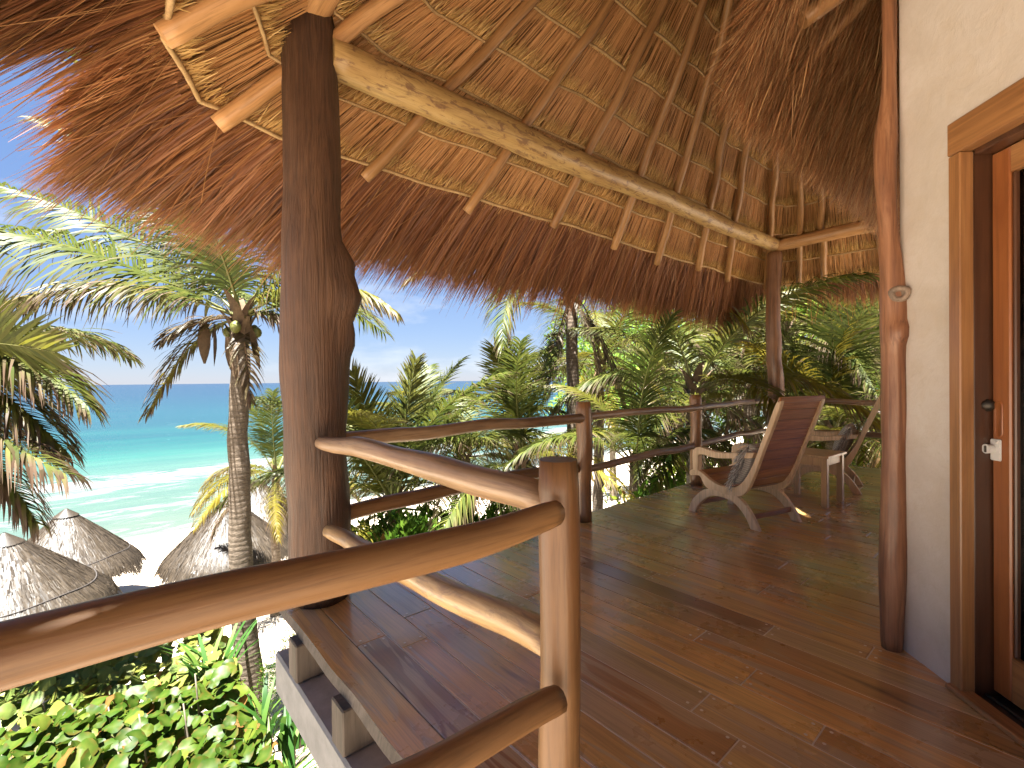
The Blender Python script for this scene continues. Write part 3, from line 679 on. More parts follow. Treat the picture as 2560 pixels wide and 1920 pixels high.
# recessed pull: a dark routed slot with a raised lip
def slot(name, x0, x1, z0, z1, y, mat, ring=None):
    bm = bmesh.new(); n = 12; r = (x1 - x0) / 2; cx = (x0 + x1) / 2; pts = []
    for a in np.linspace(0, math.pi, n): pts.append((cx + r * math.cos(a), z1 - r + r * math.sin(a)))
    for a in np.linspace(math.pi, 2 * math.pi, n): pts.append((cx + r * math.cos(a), z0 + r + r * math.sin(a)))
    def ringv(sc, yy): return [bm.verts.new((cx + (p[0] - cx) * sc, yy, (z0 + z1) / 2 + (p[1] - (z0 + z1) / 2) * (1 - (1 - sc) * r / ((z1 - z0) / 2)))) for p in pts]
    A = ringv(1.12, y); B = ringv(1.0, y + .0025); C_ = ringv(.82, y + .0012); D = ringv(.72, y + .0004); m_ = len(pts)
    for P_, Q_ in ((A, B), (B, C_), (C_, D)):
        for j in range(m_): bm.faces.new((P_[j], P_[(j + 1) % m_], Q_[(j + 1) % m_], Q_[j]))
    bm.faces.new(D); me = bm_mesh(bm, name, True); return me
def on_door(name, me, mat):
    o = link(name, me, mat, door); o.matrix_local = (ROT @ Matrix.Translation(Vector(door['c']))).inverted() @ ROT; return o
on_door('door_handle', slot('door_handle', fx + .063, fx + .093, 1.015, 1.15, -.100, M_stile), M_stile)
def latch():
    bm = bmesh.new(); box_bm(bm, (fx + .072, -.096, .965), (.042, .008, .082)); bmesh.ops.bevel(bm, geom=list(bm.edges), offset=.003, segments=2, affect='EDGES')
    bmesh.ops.create_cone(bm, cap_ends=True, segments=18, radius1=.018, radius2=.016, depth=.026, matrix=Matrix.Translation((fx + .064, -.079, .968)) @ Matrix.Rotation(math.pi / 2, 4, 'X'))
    bmesh.ops.create_cone(bm, cap_ends=True, segments=10, radius1=.004, radius2=.004, depth=.01, matrix=Matrix.Translation((fx + .080, -.091, .994)) @ Matrix.Rotation(math.pi / 2, 4, 'X'))
    return bm_mesh(bm, 'latch')
on_door('latch', latch(), M_white)
def knob(x, z, r, y, sq=1):
    bm = bmesh.new(); bmesh.ops.create_uvsphere(bm, u_segments=14, v_segments=8, radius=r, matrix=Matrix.Translation((x, y + r * .5, z)) @ Matrix.Diagonal((1, .6, 1, 1)))
    bmesh.ops.create_cone(bm, cap_ends=True, segments=14, radius1=r * 1.25, radius2=r * 1.1, depth=.004, matrix=Matrix.Translation((x, y + .001, z)) @ Matrix.Rotation(math.pi / 2, 4, 'X'))
    return bm_mesh(bm, 'keyhole', True)
on_door('keyhole', slot('keyhole', fx + .060, fx + .068, .955, .98, -.0655, M_bronze), M_bronze)
kj = link('lock_keep', knob(0, 0, .019, 0), M_bronze, house); kj.matrix_local = ROT @ Matrix.Translation((fx + .050, -.085, 1.135)) @ Matrix.Rotation(-.9, 4, 'Z')
def curtain():
    n = 90; V = []; Q = []
    for i in range(n + 1):
        x = -.08 + (DW1 - .05) * i / n; y = -.28 + .03 * math.sin(x * 46) + .012 * math.sin(x * 17 + 1)
        V += [(x, y, .02), (x, y, 2.2)]
    for i in range(n): Q.append((2 * i, 2 * i + 2, 2 * i + 3, 2 * i + 1))
    me = mesh_np('curtain', np.array(V), np.array(Q), True); me.transform(ROT); return me
link('curtain', curtain(), M_curtain, house)
bm = bmesh.new(); box_bm(bm, (1.3, -2.4, 1.6), (3.4, .1, 3.4)); box_bm(bm, (1.3, -1.3, 3.35), (3.2, 2.2, .1)); box_bm(bm, (-.2, -1.4, 1.6), (.1, 2.0, 3.2)); box_bm(bm, (2.75, -1.3, 1.6), (.1, 2.1, 3.2)); bm.transform(ROT)
link('inner_wall', bm_mesh(bm, 'inner_wall'), M_plaster, house)
# hanging eave of the house roof
eave_path = [(7.2, .98, 2.93), (5.6, 1.00, 2.93), (4.2, 1.02, 2.92), (3.1, 1.04, 2.93), (2.72, 1.03, 2.94), (2.45, .88, 2.95), (1.9, .34, 2.97), (.9, -.66, 3.0), (-.2, -1.76, 3.0)]
EP = np.array(catmull(eave_path, 300)); EN = np.stack([-np.gradient(EP[:, 1]), np.gradient(EP[:, 0])], -1); EN = EN / np.linalg.norm(EN, axis=1, keepdims=True)
ctr = np.array([3.8, -1.9])
inw = ctr[None, :] - EP[:, :2]; inw = inw / np.linalg.norm(inw, axis=1, keepdims=True)
el = np.r_[0, np.cumsum(np.linalg.norm(np.diff(EP, axis=0), axis=1))]
def ep(s): return np.stack([np.interp(s, el, EP[:, j]) for j in range(3)], -1), np.stack([np.interp(s, el, inw[:, j]) for j in range(2)], -1)
# sloping sheet over it
sv = np.linspace(0, el[-1], 120); p, w = ep(sv); rowsv = []
for off in (0, .2):
    for t in (0.0, .5, 1.0, 1.5):
        q = p.copy(); q[:, :2] += w * (t + .05); q[:, 2] += t * .80 + .16 + off; rowsv.append(q)
Vs = np.stack(rowsv).reshape(-1, 3); nn = 120; i = np.arange(nn - 1); Q = []
for a in (0, 1, 2, 4, 5, 6): Q.append(np.stack([a * nn + i, a * nn + i + 1, (a + 1) * nn + i + 1, (a + 1) * nn + i], -1))
Q.append(np.stack([i, i + 1, 4 * nn + i + 1, 4 * nn + i], -1)); Q.append(np.stack([3 * nn + i, 3 * nn + i + 1, 7 * nn + i + 1, 7 * nn + i], -1))
HL = np.array(house.location)
link('eave_thatch_layer', mesh_np('eave_thatch_layer', Vs - HL, np.concatenate(Q), True), M_th_sheet, house)
he = Acc()
for layer in range(6):
    n = 26000; s = rng.uniform(0, el[-1], n); p, w = ep(s); mm = 5; f = np.linspace(0, 1, mm)[None, :]
    t0 = .10 + layer * .17 + rng.uniform(-.06, .06, n); ln = rng.uniform(.28, .47, n) * (1.15 - .05 * layer)
    st = np.empty((n, mm, 3)); st[:, 0, :2] = p[:, :2] + w * t0[:, None]; st[:, 0, 2] = p[:, 2] + t0 * .80 + .12
    wr = np.random.default_rng(layer).normal(0, 1, 300)[(s / .09).astype(int) % 300]
    tang = np.stack([-w[:, 1], w[:, 0]], -1); dr = np.empty((n, 3)); dr[:, :2] = -w * (.55 + .12 * rng.normal(0, 1, n))[:, None] + tang * (.16 * rng.normal(0, 1, n) + .12 * wr)[:, None]; dr[:, 2] = -.62
    dr = nrm(dr); cur = dr.copy(); curl = rng.uniform(-.1, .38, n) * (1 if layer < 5 else 1.6)
    for j in range(1, mm):
        st[:, j] = st[:, j - 1] + cur * (ln / (mm - 1))[:, None]; cur = nrm(cur + np.stack([tang[:, 0] * .3 * rng.normal(0, 1, n) * .4, tang[:, 1] * .3 * rng.normal(0, 1, n) * .4, -curl], -1))
    S = nrm(np.concatenate([tang, np.zeros((n, 1))], 1) + rng.normal(0, .35, (n, 3)))[:, None, :] * np.ones((1, mm, 1))
    W = rng.uniform(.004, .0105, n)[:, None] * np.array([1, 1, .9, .7, .25])[None, :]
    T = np.zeros((n, mm, 3)); T[..., 0] = np.clip(rng.beta(2, 2.6, n) + .08 * wr, 0, 1)[:, None]; T[..., 1] = (rng.uniform(0, 1, n) ** 2)[:, None] * f * .9
    he.add(*ribbons(st, S, W, T))
me = he.mesh('eave_straw'); me.transform(Matrix.Translation(Vector(-HL))); link('eave_straw', me, M_th_hut, house, kind='stuff')
log('eave_rafter', [(2.50, .79, 2.93), (2.95, .1, 3.5)], [.042, .042], M_raft, house, seed=90)
log('eave_rafter', [(3.0, 1.02, 2.98), (3.1, .1, 3.65)], [.035, .035], M_raft, house, seed=91)
# log pillar at the house corner
pil = log('log_pillar', [(2.722, .506, -.002), (2.725, .503, .25), (2.733, .501, .5), (2.744, .497, .85), (2.746, .497, 1.15), (2.746, .498, 1.4), (2.738, .497, 1.62), (2.729, .511, 1.88), (2.718, .521, 2.15), (2.722, .522, 2.34), (2.742, .510, 2.62), (2.744, .510, 3.4)],
          [.042, .050, .052, .047, .050, .050, .052, .036, .042, .044, .028, .027], M_pill, seg=20, n=60, amp=.07, wob=.0, seed=14, freq=4,
          knots=((.475, -2.45, .5, .05),))
props(pil, 'knotty red brown log pillar set against the corner of the plastered wall', 'pillar')
bm = bmesh.new()
n_k = 18; lv = []
for (rr_, yy) in ((.040, .0), (.034, .012), (.022, .014), (.016, .004), (.011, -.006)):
    lv.append([bm.verts.new((rr_ * math.cos(a) * (1 + .1 * math.sin(3 * a)), yy, rr_ * math.sin(a) * (1 + .08 * math.cos(2 * a)))) for a in np.linspace(0, 2 * math.pi, n_k, endpoint=False)])
for A_, B_ in zip(lv[:-1], lv[1:]):
    for j in range(n_k): bm.faces.new((A_[j], A_[(j + 1) % n_k], B_[(j + 1) % n_k], B_[j]))
bm.faces.new(lv[-1])
kn = link('knot', bm_mesh(bm, 'knot', True), M_knot, pil)
kw = Vector((2.696, .468, 1.62)); kd = (Vector((0, 0, 1.4)) - kw).normalized()
kmat = Matrix.Translation(kw) @ kd.to_track_quat('Y', 'Z').to_matrix().to_4x4()
kn.matrix_local = (Matrix.Translation(pil.location) @ pil.rotation_quaternion.to_matrix().to_4x4()).inverted() @ kmat

# ------------------------------------------------------------------ furniture
SO = [(.715, .35), (.712, .378), (.66, .405), (.60, .398), (.544, .372), (.461, .330), (.369, .305), (.28, .308), (.195, .338), (.133, .398), (.072, .499), (.022, .613), (-.027, .742), (-.083, .877), (-.13, 1.0), (-.165, 1.072)]
SI = [(.70, .338), (.63, .352), (.59, .345), (.548, .28), (.50, .252), (.415, .250), (.325, .237), (.185, .247), (.103, .320), (.033, .470), (-.045, .675), (-.12, .855), (-.178, 1.012), (-.195, 1.068)]
LO = [(.735, 0), (.69, .103), (.60, .200), (.509, .249), (.40, .262), (.30, .263), (.215, .252), (.134, .199), (.055, .101), (0, 0)]
LI = [(.655, 0), (.608, .083), (.52, .165), (.43, .20), (.31, .20), (.217, .171), (.135, .099), (.078, 0)]
AO = [(.662, .40), (.667, .543), (.645, .597), (.578, .620), (.482, .608), (.366, .599), (.235, .612), (.03, .640)]
AI = [(.608, .40), (.605, .482), (.600, .538), (.555, .556), (.447, .543), (.322, .552), (.05, .592)]
def smooth2(pts, n): return [(p.x, p.y) for p in catmull([(a, b, 0) for a, b in pts], n)]
def prism(name, outl, x0, x1, mat, parent, bev=.004):
    bm = bmesh.new(); a = [bm.verts.new((x0, y, z)) for y, z in outl]; b = [bm.verts.new((x1, y, z)) for y, z in outl]; n = len(outl)
    bm.faces.new(a); bm.faces.new(b[::-1])
    for j in range(n): bm.faces.new((a[j], b[j], b[(j + 1) % n], a[(j + 1) % n]))
    bmesh.ops.recalc_face_normals(bm, faces=bm.faces)
    if bev: bmesh.ops.bevel(bm, geom=[e for e in bm.edges if abs(e.verts[0].co.x - e.verts[1].co.x) < 1e-6], offset=bev, segments=1, affect='EDGES')
    bmesh.ops.triangulate(bm, faces=[f for f in bm.faces if len(f.verts) > 4])
    return link(name, bm_mesh(bm, name), mat, parent)
CW = .575
def make_chair(label):
    c = empty('lounge_chair', label=label, cat='armchair', group='slatted wooden lounge chairs on the deck')
    so = smooth2(SO, 48); si = smooth2(SI, 44)
    for x0 in (0, CW - .042):
        prism('side_frame', so + si[::-1], x0, x0 + .042, M_chair, c)
        prism('leg_arch', smooth2(LO, 30) + smooth2(LI, 26)[::-1], x0 + .001, x0 + .041, M_chair, c)
        prism('armrest', smooth2(AO, 26) + smooth2(AI, 22)[::-1], x0 - .012, x0 + .046, M_chair, c)
    # slats follow the middle of the side frame
    mid = [(.66, .385)] + [((a[0] + b[0]) / 2, (a[1] + b[1]) / 2 + .012) for a, b in zip(smooth2(SO[4:], 60), smooth2(SI[4:], 60))]
    mid = [Vector((0, y, z)) for y, z in mid]; ln = [0]
    for p, q in zip(mid[:-1], mid[1:]): ln.append(ln[-1] + (q - p).length)
    tot = ln[-1]; ns_ = 15; w = tot / ns_
    def at(d):
        for j in range(len(ln) - 1):
            if ln[j + 1] >= d: f = (d - ln[j]) / max(1e-6, ln[j + 1] - ln[j]); return mid[j].lerp(mid[j + 1], f)
        return mid[-1]
    for j in range(ns_):
        p0, p1 = at(j * w + .003), at((j + 1) * w - .003); ce = (p0 + p1) / 2; d = p1 - p0
        me = box_mesh('slat', (CW - .086, d.length, .018), .002); o = link('slat', me, M_slat, c, (CW / 2, ce.y, ce.z))
        o.rotation_euler = (math.atan2(d.z, d.y), 0, 0)
    o = link('top_rail', box_mesh('top_rail', (CW + .004, .05, .026), .009), M_slat, c, (CW / 2, -.178, 1.075)); o.rotation_euler = (1.95, 0, 0)
    for (y, z) in ((.05, .085), (.66, .085)):
        link('stretcher', box_mesh('stretcher', (CW - .086, .022, .042), .003), M_slat, c, (CW / 2, y + (.035 if y < .3 else -.02), z + .01))
    return c
def place(o, p, d):
    o.location = (*p, 0); o.rotation_euler = (0, 0, math.atan2(-d[0], d[1]))
def copy_tree(o, parent=None, **k):
    c = o.copy(); COL.objects.link(c); c.parent = parent
    for ch in list(o.children): copy_tree(ch, c)
    return props(c, **k)
ch1 = make_chair('nearer slatted wooden armchair seen from behind, its back in front of the corner post')
place(ch1, (3.985, 1.59), (.242, .970))
ch2 = copy_tree(ch1, label='farther wooden armchair half hidden by the log pillar, beyond the small table')
place(ch2, (6.02, 1.36), (-.20, .98))
def fabric():
    s = NT('grey_woven_cushion'); t = s.n('ShaderNodeTexCoord'); sx = s.n('ShaderNodeSeparateXYZ'); s.l(t.outputs['Object'], sx.inputs[0])
    st = s.math('SINE', s.math('MULTIPLY', sx.outputs[2], 330.0)); n = s.noise(t.outputs['Object'], 90, 3)
    c = s.mix(s.ramp(st, [(.3, 0), (.8, .8)]), (.62, .57, .50), (.33, .30, .26)); c = s.mix(s.ramp(n, [(.4, .3), (.6, 0)]), c, (.2, .18, .16))
    return s.pbr(c, .95, s.bump(n, .5, .004), .1)
M_cush = fabric()
M_tass = straw('cushion_tassel_yarn', [(0, (0.1963, 0.1785, 0.1615)), (0.5, (0.4462, 0.408, 0.3634)), (1, (0.7497, 0.68, 0.6137))], None, .1)
def make_cushion(label):
    c = empty('cushion', label=label, cat='cushion', group='grey tasselled cushions on the armchairs')
    n = 22; V = []; Q = []
    for sgn in (1, -1):
        for i in range(n + 1):
            for j in range(n + 1):
                x, z = i / n * 2 - 1, j / n * 2 - 1
                th = (max(0, (1 - abs(x) ** 2.4)) * max(0, (1 - abs(z) ** 2.4))) ** .45
                pin = 1 - .07 * (1 - abs(x) ** 2) * abs(z) ** 3 
                V.append((x * .235 * (1 - .06 * (1 - z * z) * abs(x) ** 3), sgn * (.075 * th + .001) + .01 * mnoise.noise((x * 2, z * 2, sgn)) * th, z * .20 * pin))
    for b in (0, (n + 1) ** 2):
        for i in range(n):
            for j in range(n):
                a = b + i * (n + 1) + j; Q.append((a, a + 1, a + n + 2, a + n + 1))
    link('cover', mesh_np('cover', np.array(V), np.array(Q), True), M_cush, c)
    ac = Acc()
    for side in (-1, 1):
        k = 260; z = rng.uniform(-.19, .19, k); mm = 4; P = np.zeros((k, mm, 3)); P[:, 0] = np.stack([np.full(k, side * .228), rng.normal(0, .006, k), z], -1)
        cur = nrm(np.stack([np.full(k, side * .9), rng.normal(0, .25, k), rng.normal(-.2, .25, k)], -1))
        for j in range(1, mm):
            P[:, j] = P[:, j - 1] + cur * .034; cur = nrm(cur + np.stack([np.zeros(k), rng.normal(0, .1, k), np.full(k, -.55)], -1))
        S = nrm(rng.normal(0, 1, (k, 3)))[:, None, :] * np.ones((1, mm, 1)); T = np.zeros((k, mm, 3)); T[..., 0] = rng.uniform(0, 1, k)[:, None]
        ac.add(*ribbons(P, S, np.full((k, mm), .006), T))
    link('tassel_fringe', ac.mesh('tassel_fringe'), M_tass, c, kind='stuff')
    return c
def set_cushion(c, chair, tilt=-.42, dx=0, dy=.20, dz=.56, rz=0):
    mw = Matrix.Translation(chair.location) @ Matrix.Rotation(chair.rotation_euler.z, 4, 'Z')
    c.matrix_world = mw @ Matrix.Translation((CW / 2 + dx, dy, dz)) @ Matrix.Rotation(rz, 4, 'Z') @ Matrix.Rotation(-tilt, 4, 'X')
cu1 = make_cushion('grey fringed cushion on the nearer armchair, only its edges showing past the backrest'); set_cushion(cu1, ch1, -.38, -.03, .175, .515)
cu2 = copy_tree(cu1, label='grey striped cushion with tassels leaning in the farther armchair'); set_cushion(cu2, ch2, -.40, -.02, .165, .54)
tb = empty('side_table', (5.40, 1.655, 0), R(-3), label='small pale wooden table standing between the two lounge chairs', cat='table')
TW, TD, TH = .46, .46, .50
link('tabletop', box_mesh('tabletop', (TW + .03, TD + .03, .026), .004), M_table, tb, (0, 0, TH - .013))
for sx_ in (-1, 1):
    for sy in (-1, 1): link('leg', box_mesh('leg', (.052, .052, TH - .027), .003), M_table, tb, (sx_ * (TW / 2 - .03), sy * (TD / 2 - .03), (TH - .027) / 2))
for sx_ in (-1, 1):
    link('apron', box_mesh('apron', (.02, TD - .115, .075), .002), M_table, tb, (sx_ * (TW / 2 - .028), 0, TH - .065))
    link('apron', box_mesh('apron', (TW - .115, .02, .075), .002), M_table, tb, (0, sx_ * (TD / 2 - .028), TH - .065))

# ------------------------------------------------------------------ palms
DOWN = np.array([0, 0, -1.])
def bez(P, t):
    t = np.asarray(t)[:, None]; return (1 - t) ** 3 * P[0] + 3 * (1 - t) ** 2 * t * P[1] + 3 * (1 - t) * t * t * P[2] + t ** 3 * P[3]
def frond_mesh(P0, P1, P2, P3, nl=96, lmax=.86, dry=.3, yel=0.0, grav=.30, roll=0.0, gaps=.05, seed=0, width=.030, wind=(0, 0, 0)):
    r = np.random.default_rng(seed); P = [np.asarray(p, float) for p in (P0, P1, P2, P3)]; ac = Acc()
    t = np.linspace(0, 1, 14); C = bez(P, t); Tn = nrm(np.gradient(C, axis=0))
    # rachis: a three-sided tapered stalk
    V = []; Tt = []
    for i in range(14):
        T_ = Tn[i]; S_ = nrm(np.cross(T_, [0, 0, 1.]) + 1e-6); N_ = np.cross(S_, T_); w = .045 * (1 - t[i]) ** 1.2 + .007
        if t[i] < .08: w *= 1.5
        V += [C[i] - S_ * w * .5, C[i] + S_ * w * .5, C[i] - N_ * w * .55 ]; Tt += [[.5, min(1, dry * .8 * t[i] + (dry > .85)), 0]] * 3
    Q = []
    for i in range(13):
        for j in range(3): Q.append((i * 3 + j, i * 3 + (j + 1) % 3, i * 3 + 3 + (j + 1) % 3, i * 3 + 3 + j))
    rv, rq, rt = np.array(V), np.array(Q), np.array(Tt)
    tl = np.linspace(.13, .995, nl); n = nl * 2; tt = np.repeat(tl, 2) + r.normal(0, .003, n); sd = np.tile([-1, 1], nl)
    keep = r.uniform(0, 1, n) > gaps; tt = np.clip(tt[keep], 0, 1); sd = sd[keep]; n = len(tt)
    C = bez(P, tt); e = 1e-3; T_ = nrm(bez(P, np.clip(tt + e, 0, 1)) - bez(P, np.clip(tt - e, 0, 1)))
    S_ = np.cross(T_, [0, 0, 1.]); S_ = nrm(S_ + np.array([1e-4, 0, 0])); N_ = np.cross(S_, T_)
    S2 = S_ * math.cos(roll) + N_ * math.sin(roll); N2 = N_ * math.cos(roll) - S_ * math.sin(roll)
    beta = np.radians(28 + 34 * tt ** 1.4 + r.normal(0, 4, n)); prof = np.interp(tt, [0, .13, .3, .55, .8, 1], [.5, .62, 1, .95, .66, .34]) * r.uniform(.88, 1.08, n)
    dirn = nrm(S2 * sd[:, None] * np.cos(beta)[:, None] + T_ * np.sin(beta)[:, None] + N2 * (.22 + r.normal(0, .10, n))[:, None])
    mm = 5; Pp = np.zeros((n, mm, 3)); Pp[:, 0] = C; cur = dirn; lens = lmax * prof / (mm - 1); g = grav * r.uniform(.6, 1.4, n)
    Sd = np.zeros((n, mm, 3))
    for j in range(mm):
        wd_ = T_ - np.sum(T_ * cur, -1, keepdims=True) * cur; Sd[:, j] = nrm(wd_ + N2 * .25)
        if j < mm - 1:
            Pp[:, j + 1] = Pp[:, j] + cur * lens[:, None]; cur = nrm(cur + DOWN * g[:, None] + np.asarray(wind) + r.normal(0, .035, (n, 3)))
    f = np.linspace(0, 1, mm)[None, :]
    W = width * r.uniform(.8, 1.15, n)[:, None] * np.array([.7, 1, .9, .6, .08])[None, :]
    T = np.zeros((n, mm, 3)); T[..., 0] = np.clip(r.beta(2.5, 2.5, n)[:, None] + .0 * f, 0, 1)
    dd = np.clip(dry + r.normal(0, .16, n), 0, 1.2)[:, None]; T[..., 1] = np.clip((f - (1 - dd)) * 2.6, 0, 1) if dry < .9 else np.clip(.85 + r.normal(0, .1, n)[:, None] + 0 * f, 0, 1)
    T[..., 2] = np.clip(yel * (.35 + .9 * tt)[:, None] + r.normal(0, .08, n)[:, None] * (yel > 0), 0, 1)
    ac.add(*ribbons(Pp, Sd, W, T))
    me = ac.mesh('frond'); 
    nv = len(me.vertices); np_ = len(me.polygons)
    # join stalk
    V2 = np.concatenate([np.concatenate(ac.v), rv]); Q2 = np.concatenate([np.concatenate(ac.q), rq + ac.n]); T2 = np.concatenate([np.concatenate(ac.t), rt])
    bpy.data.meshes.remove(me); me = mesh_np('frond', V2, Q2, False, T2)
    me.materials.append(M_palm); me.materials.append(M_rachis)
    mi = np.zeros(len(Q2), np.int32); mi[-len(rq):] = 1; me.polygons.foreach_set('material_index', mi)
    return me
def frond_gen(el0, L, droop, seed, **k):
    """a frond in the local xz plane, leaving at elevation el0 and bending down by droop"""
    r = np.random.default_rng(seed); a = math.radians(el0); P0 = np.zeros(3); p = P0.copy(); pts = [P0]; 
    for j in range(3):
        an = a - math.radians(droop) * (j / 2.0) ** 1.1; p = p + np.array([math.cos(an), r.normal(0, .05), math.sin(an)]) * L / 3; pts.append(p)
    return frond_mesh(*pts, seed=seed, **k)
FR = {}
FR['up'] = [frond_gen(78, 3.3, 40, 101, dry=.15, grav=.20), frond_gen(66, 3.6, 60, 102, dry=.28, grav=.26), frond_gen(72, 3.4, 75, 103, dry=.2, grav=.28, yel=.25), frond_gen(58, 3.6, 70, 104, dry=.32, grav=.30, yel=.1)]
FR['mid'] = [frond_gen(45, 3.7, 85, 111, dry=.38, grav=.38), frond_gen(35, 3.8, 80, 112, dry=.45, grav=.42, yel=.2), frond_gen(28, 3.6, 85, 113, dry=.42, grav=.45), frond_gen(20, 3.6, 75, 114, dry=.5, grav=.45, yel=.5)]
FR['low'] = [frond_gen(8, 3.4, 75, 121, dry=.55, grav=.42), frond_gen(-8, 3.2, 65, 122, dry=.6, grav=.42, yel=.55), frond_gen(-25, 3.0, 50, 123, dry=.75, grav=.4)]
FR['dead'] = [frond_gen(-52, 2.6, 30, 131, dry=1.0, grav=.5, lmax=.5, gaps=.3), frond_gen(-65, 2.3, 20, 132, dry=1.0, grav=.5, lmax=.45, gaps=.35)]
def fibre_mesh():
    bm = bmesh.new(); r = random.Random(3)
    for i in range(14):
        a = i * 2.4; z = -.35 + i * .04; n = 5; d = Vector((math.cos(a), math.sin(a), 0)); t = Vector((-d.y, d.x, 0)); vs_ = []
        for j in range(n):
            f = j / (n - 1); w = .10 * (1 - f * .75); p = d * (.10 + .20 * f ** 1.2) + Vector((0, 0, z + .42 * f - .12 * f * f))
            vs_.append([bm.verts.new(p - t * w), bm.verts.new(p + d * .03 * (1 - f)), bm.verts.new(p + t * w)])
        for A_, B_ in zip(vs_[:-1], vs_[1:]):
            bm.faces.new((A_[0], A_[1], B_[1], B_[0])); bm.faces.new((A_[1], A_[2], B_[2], B_[1]))
    return bm_mesh(bm, 'leaf_base')
FIB = fibre_mesh(); FIB.materials.append(M_fibre)
def coco_mesh():
    bm = bmesh.new(); bmesh.ops.create_icosphere(bm, subdivisions=2, radius=.1, matrix=Matrix.Diagonal((1, 1, 1.25, 1))); me = bm_mesh(bm, 'coconut', True); me.materials.append(M_coco); return me
COCO = coco_mesh()
def palm(crown, base, label, group=None, r=(.16, .115), bend=(0, 0), counts=(5, 8, 4, 2), scale=1.0, seed=0, skip=None, cocos=0, yel=0, only=None):
    """crown, base in world; the trunk hangs between them"""
    rr_ = random.Random(seed); base = Vector(base); crown = Vector(crown)
    p = empty('palm_tree', base, label=label, cat='palm tree', group=group)
    d = crown - base; mid1 = base + d * .33 + Vector((bend[0], bend[1], 0)); mid2 = base + d * .7 + Vector((bend[0] * .8, bend[1] * .8, 0))
    log('trunk', [base - Vector((0, 0, .15)), mid1, mid2, crown], [r[0] * 1.25, r[0], (r[0] + r[1]) / 2, r[1], r[1] * .95], M_trunk, p, seg=14, n=48, amp=.03, wob=.015, seed=seed, freq=6)
    cl = crown - base
    o = link('leaf_base', FIB, None, p, cl); o.scale = (r[1] / .1 * .72,) * 3; o.rotation_euler = (0, 0, rr_.uniform(0, 6))
    if only is None:
        az = rr_.uniform(0, 6.28)
        for kind, c in zip(('up', 'mid', 'low', 'dead'), counts):
            for i in range(c):
                az += 2.399 + rr_.uniform(-.25, .25)
                me = FR[kind][rr_.randrange(len(FR[kind]))]
                o = link('frond', me, None, p, cl + Vector((math.cos(az), math.sin(az), 0)) * r[1] * .6 + Vector((0, 0, {'up': .12, 'mid': .03, 'low': -.06, 'dead': -.15}[kind])))
                o.rotation_euler = (rr_.uniform(-.12, .12), rr_.uniform(-.1, .1), az); o.scale = (scale * rr_.uniform(.88, 1.1),) * 3
    for i in range(cocos):
        a = i * 1.9 + .4; o = link('coconut', COCO, None, p, cl + Vector((math.cos(a) * .2, math.sin(a) * .2, -.12 - .05 * (i % 2)))); o.scale = (rr_.uniform(.6, .75),) * 3
    return p, cl
C0 = np.array([0, 0, 1.25])
FVn, RVn, UVn = np.array(Fv), np.array(Rv), np.array(Uc)
def off(r_, up, fw=0.0): return RVn * r_ + UVn * up + FVn * fw
def extra_frond(p, P0, P1, P2, P3, **k):
    return link('frond', frond_mesh(P0, P1, P2, P3, **k), None, p)

# tall palm left of the thick post: every frond placed by its own curve
def world_at(x, y, D): return C0 + (FVn + RVn * (x - 1280) / 1176 + UVn * (960 - y) / 1176) * D
c_ = world_at(602, 800, 6.6); b_ = world_at(642, 1700, 6.75); b_[2] = ground_z(b_[0], b_[1])
P1_, cl = palm(c_, b_, 'tall curved coconut palm just left of the thick post, fronds across the sea view', None, (.165, .125), (-.10, .06), only=1, seed=31, cocos=5)
clv = np.array(cl)
def hero(a, b, c, **k):
    k.setdefault('width', .029)
    P0 = clv + np.array([0, 0, .05]); return extra_frond(P1_, P0, clv + off(*a), clv + off(*b), clv + off(*c), **k)
hero((-.7, .75, .1), (-1.7, 1.45, .2), (-3.9, 2.05, .3), seed=1, dry=.3, grav=.42, lmax=1.18, nl=99, roll=.55)
hero((-.9, .55, -.3), (-2.0, 1.15, -.6), (-3.8, 1.05, -.8), seed=2, dry=.35, grav=.5, lmax=1.29, roll=.5, nl=103)
hero((-.8, .40, -.3), (-1.7, .50, -.6), (-2.75, -.05, -.7), seed=3, dry=.62, yel=.45, grav=.5, lmax=0.90, nl=99)
hero((-.5, -.1, -.1), (-.75, -.5, -.2), (-1.15, -1.30, -.2), seed=4, dry=.62, yel=.5, grav=.3, lmax=0.56, nl=71)
hero((0.0, .8, -.35), (-.05, 1.6, -.8), (-.05, 2.1, -2.2), seed=5, dry=.12, grav=.35, lmax=1.12, nl=95)
hero((-.4, .9, .3), (-1.1, 1.7, .6), (-1.9, 1.75, .9), seed=6, dry=.3, grav=.35, lmax=0.90, nl=82)
hero((-.5, 1.0, .3), (-1.7, 2.5, .4), (-3.35, 3.05, .5), seed=7, dry=.25, grav=.3, lmax=0.84, nl=95)
hero((.5, .8, .2), (1.2, 1.3, .3), (2.3, 1.1, .4), seed=8, dry=.3, grav=.4, lmax=0.95, nl=87)
hero((.7, .45, -.1), (1.5, .65, -.1), (2.15, .1, -.1), seed=9, dry=.45, yel=.35, grav=.5, lmax=0.84, nl=87)
hero((.3, .95, .3), (.9, 1.7, .5), (2.0, 1.75, 1.2), seed=10, dry=.25, grav=.35, lmax=0.95, nl=87)
hero((.4, .5, .9), (.9, .6, 1.6), (1.3, .1, 2.6), seed=11, dry=.3, grav=.4, lmax=0.90, nl=82)
hero((-.3, .6, .9), (-.8, .8, 1.7), (-1.2, .4, 2.6), seed=12, dry=.3, grav=.4, lmax=0.90, nl=82)
hero((.12, -.25, -.1), (.2, -.6, -.2), (.25, -1.15, -.2), seed=13, dry=.9, yel=.2, grav=.5, lmax=0.45, nl=47, gaps=.3)
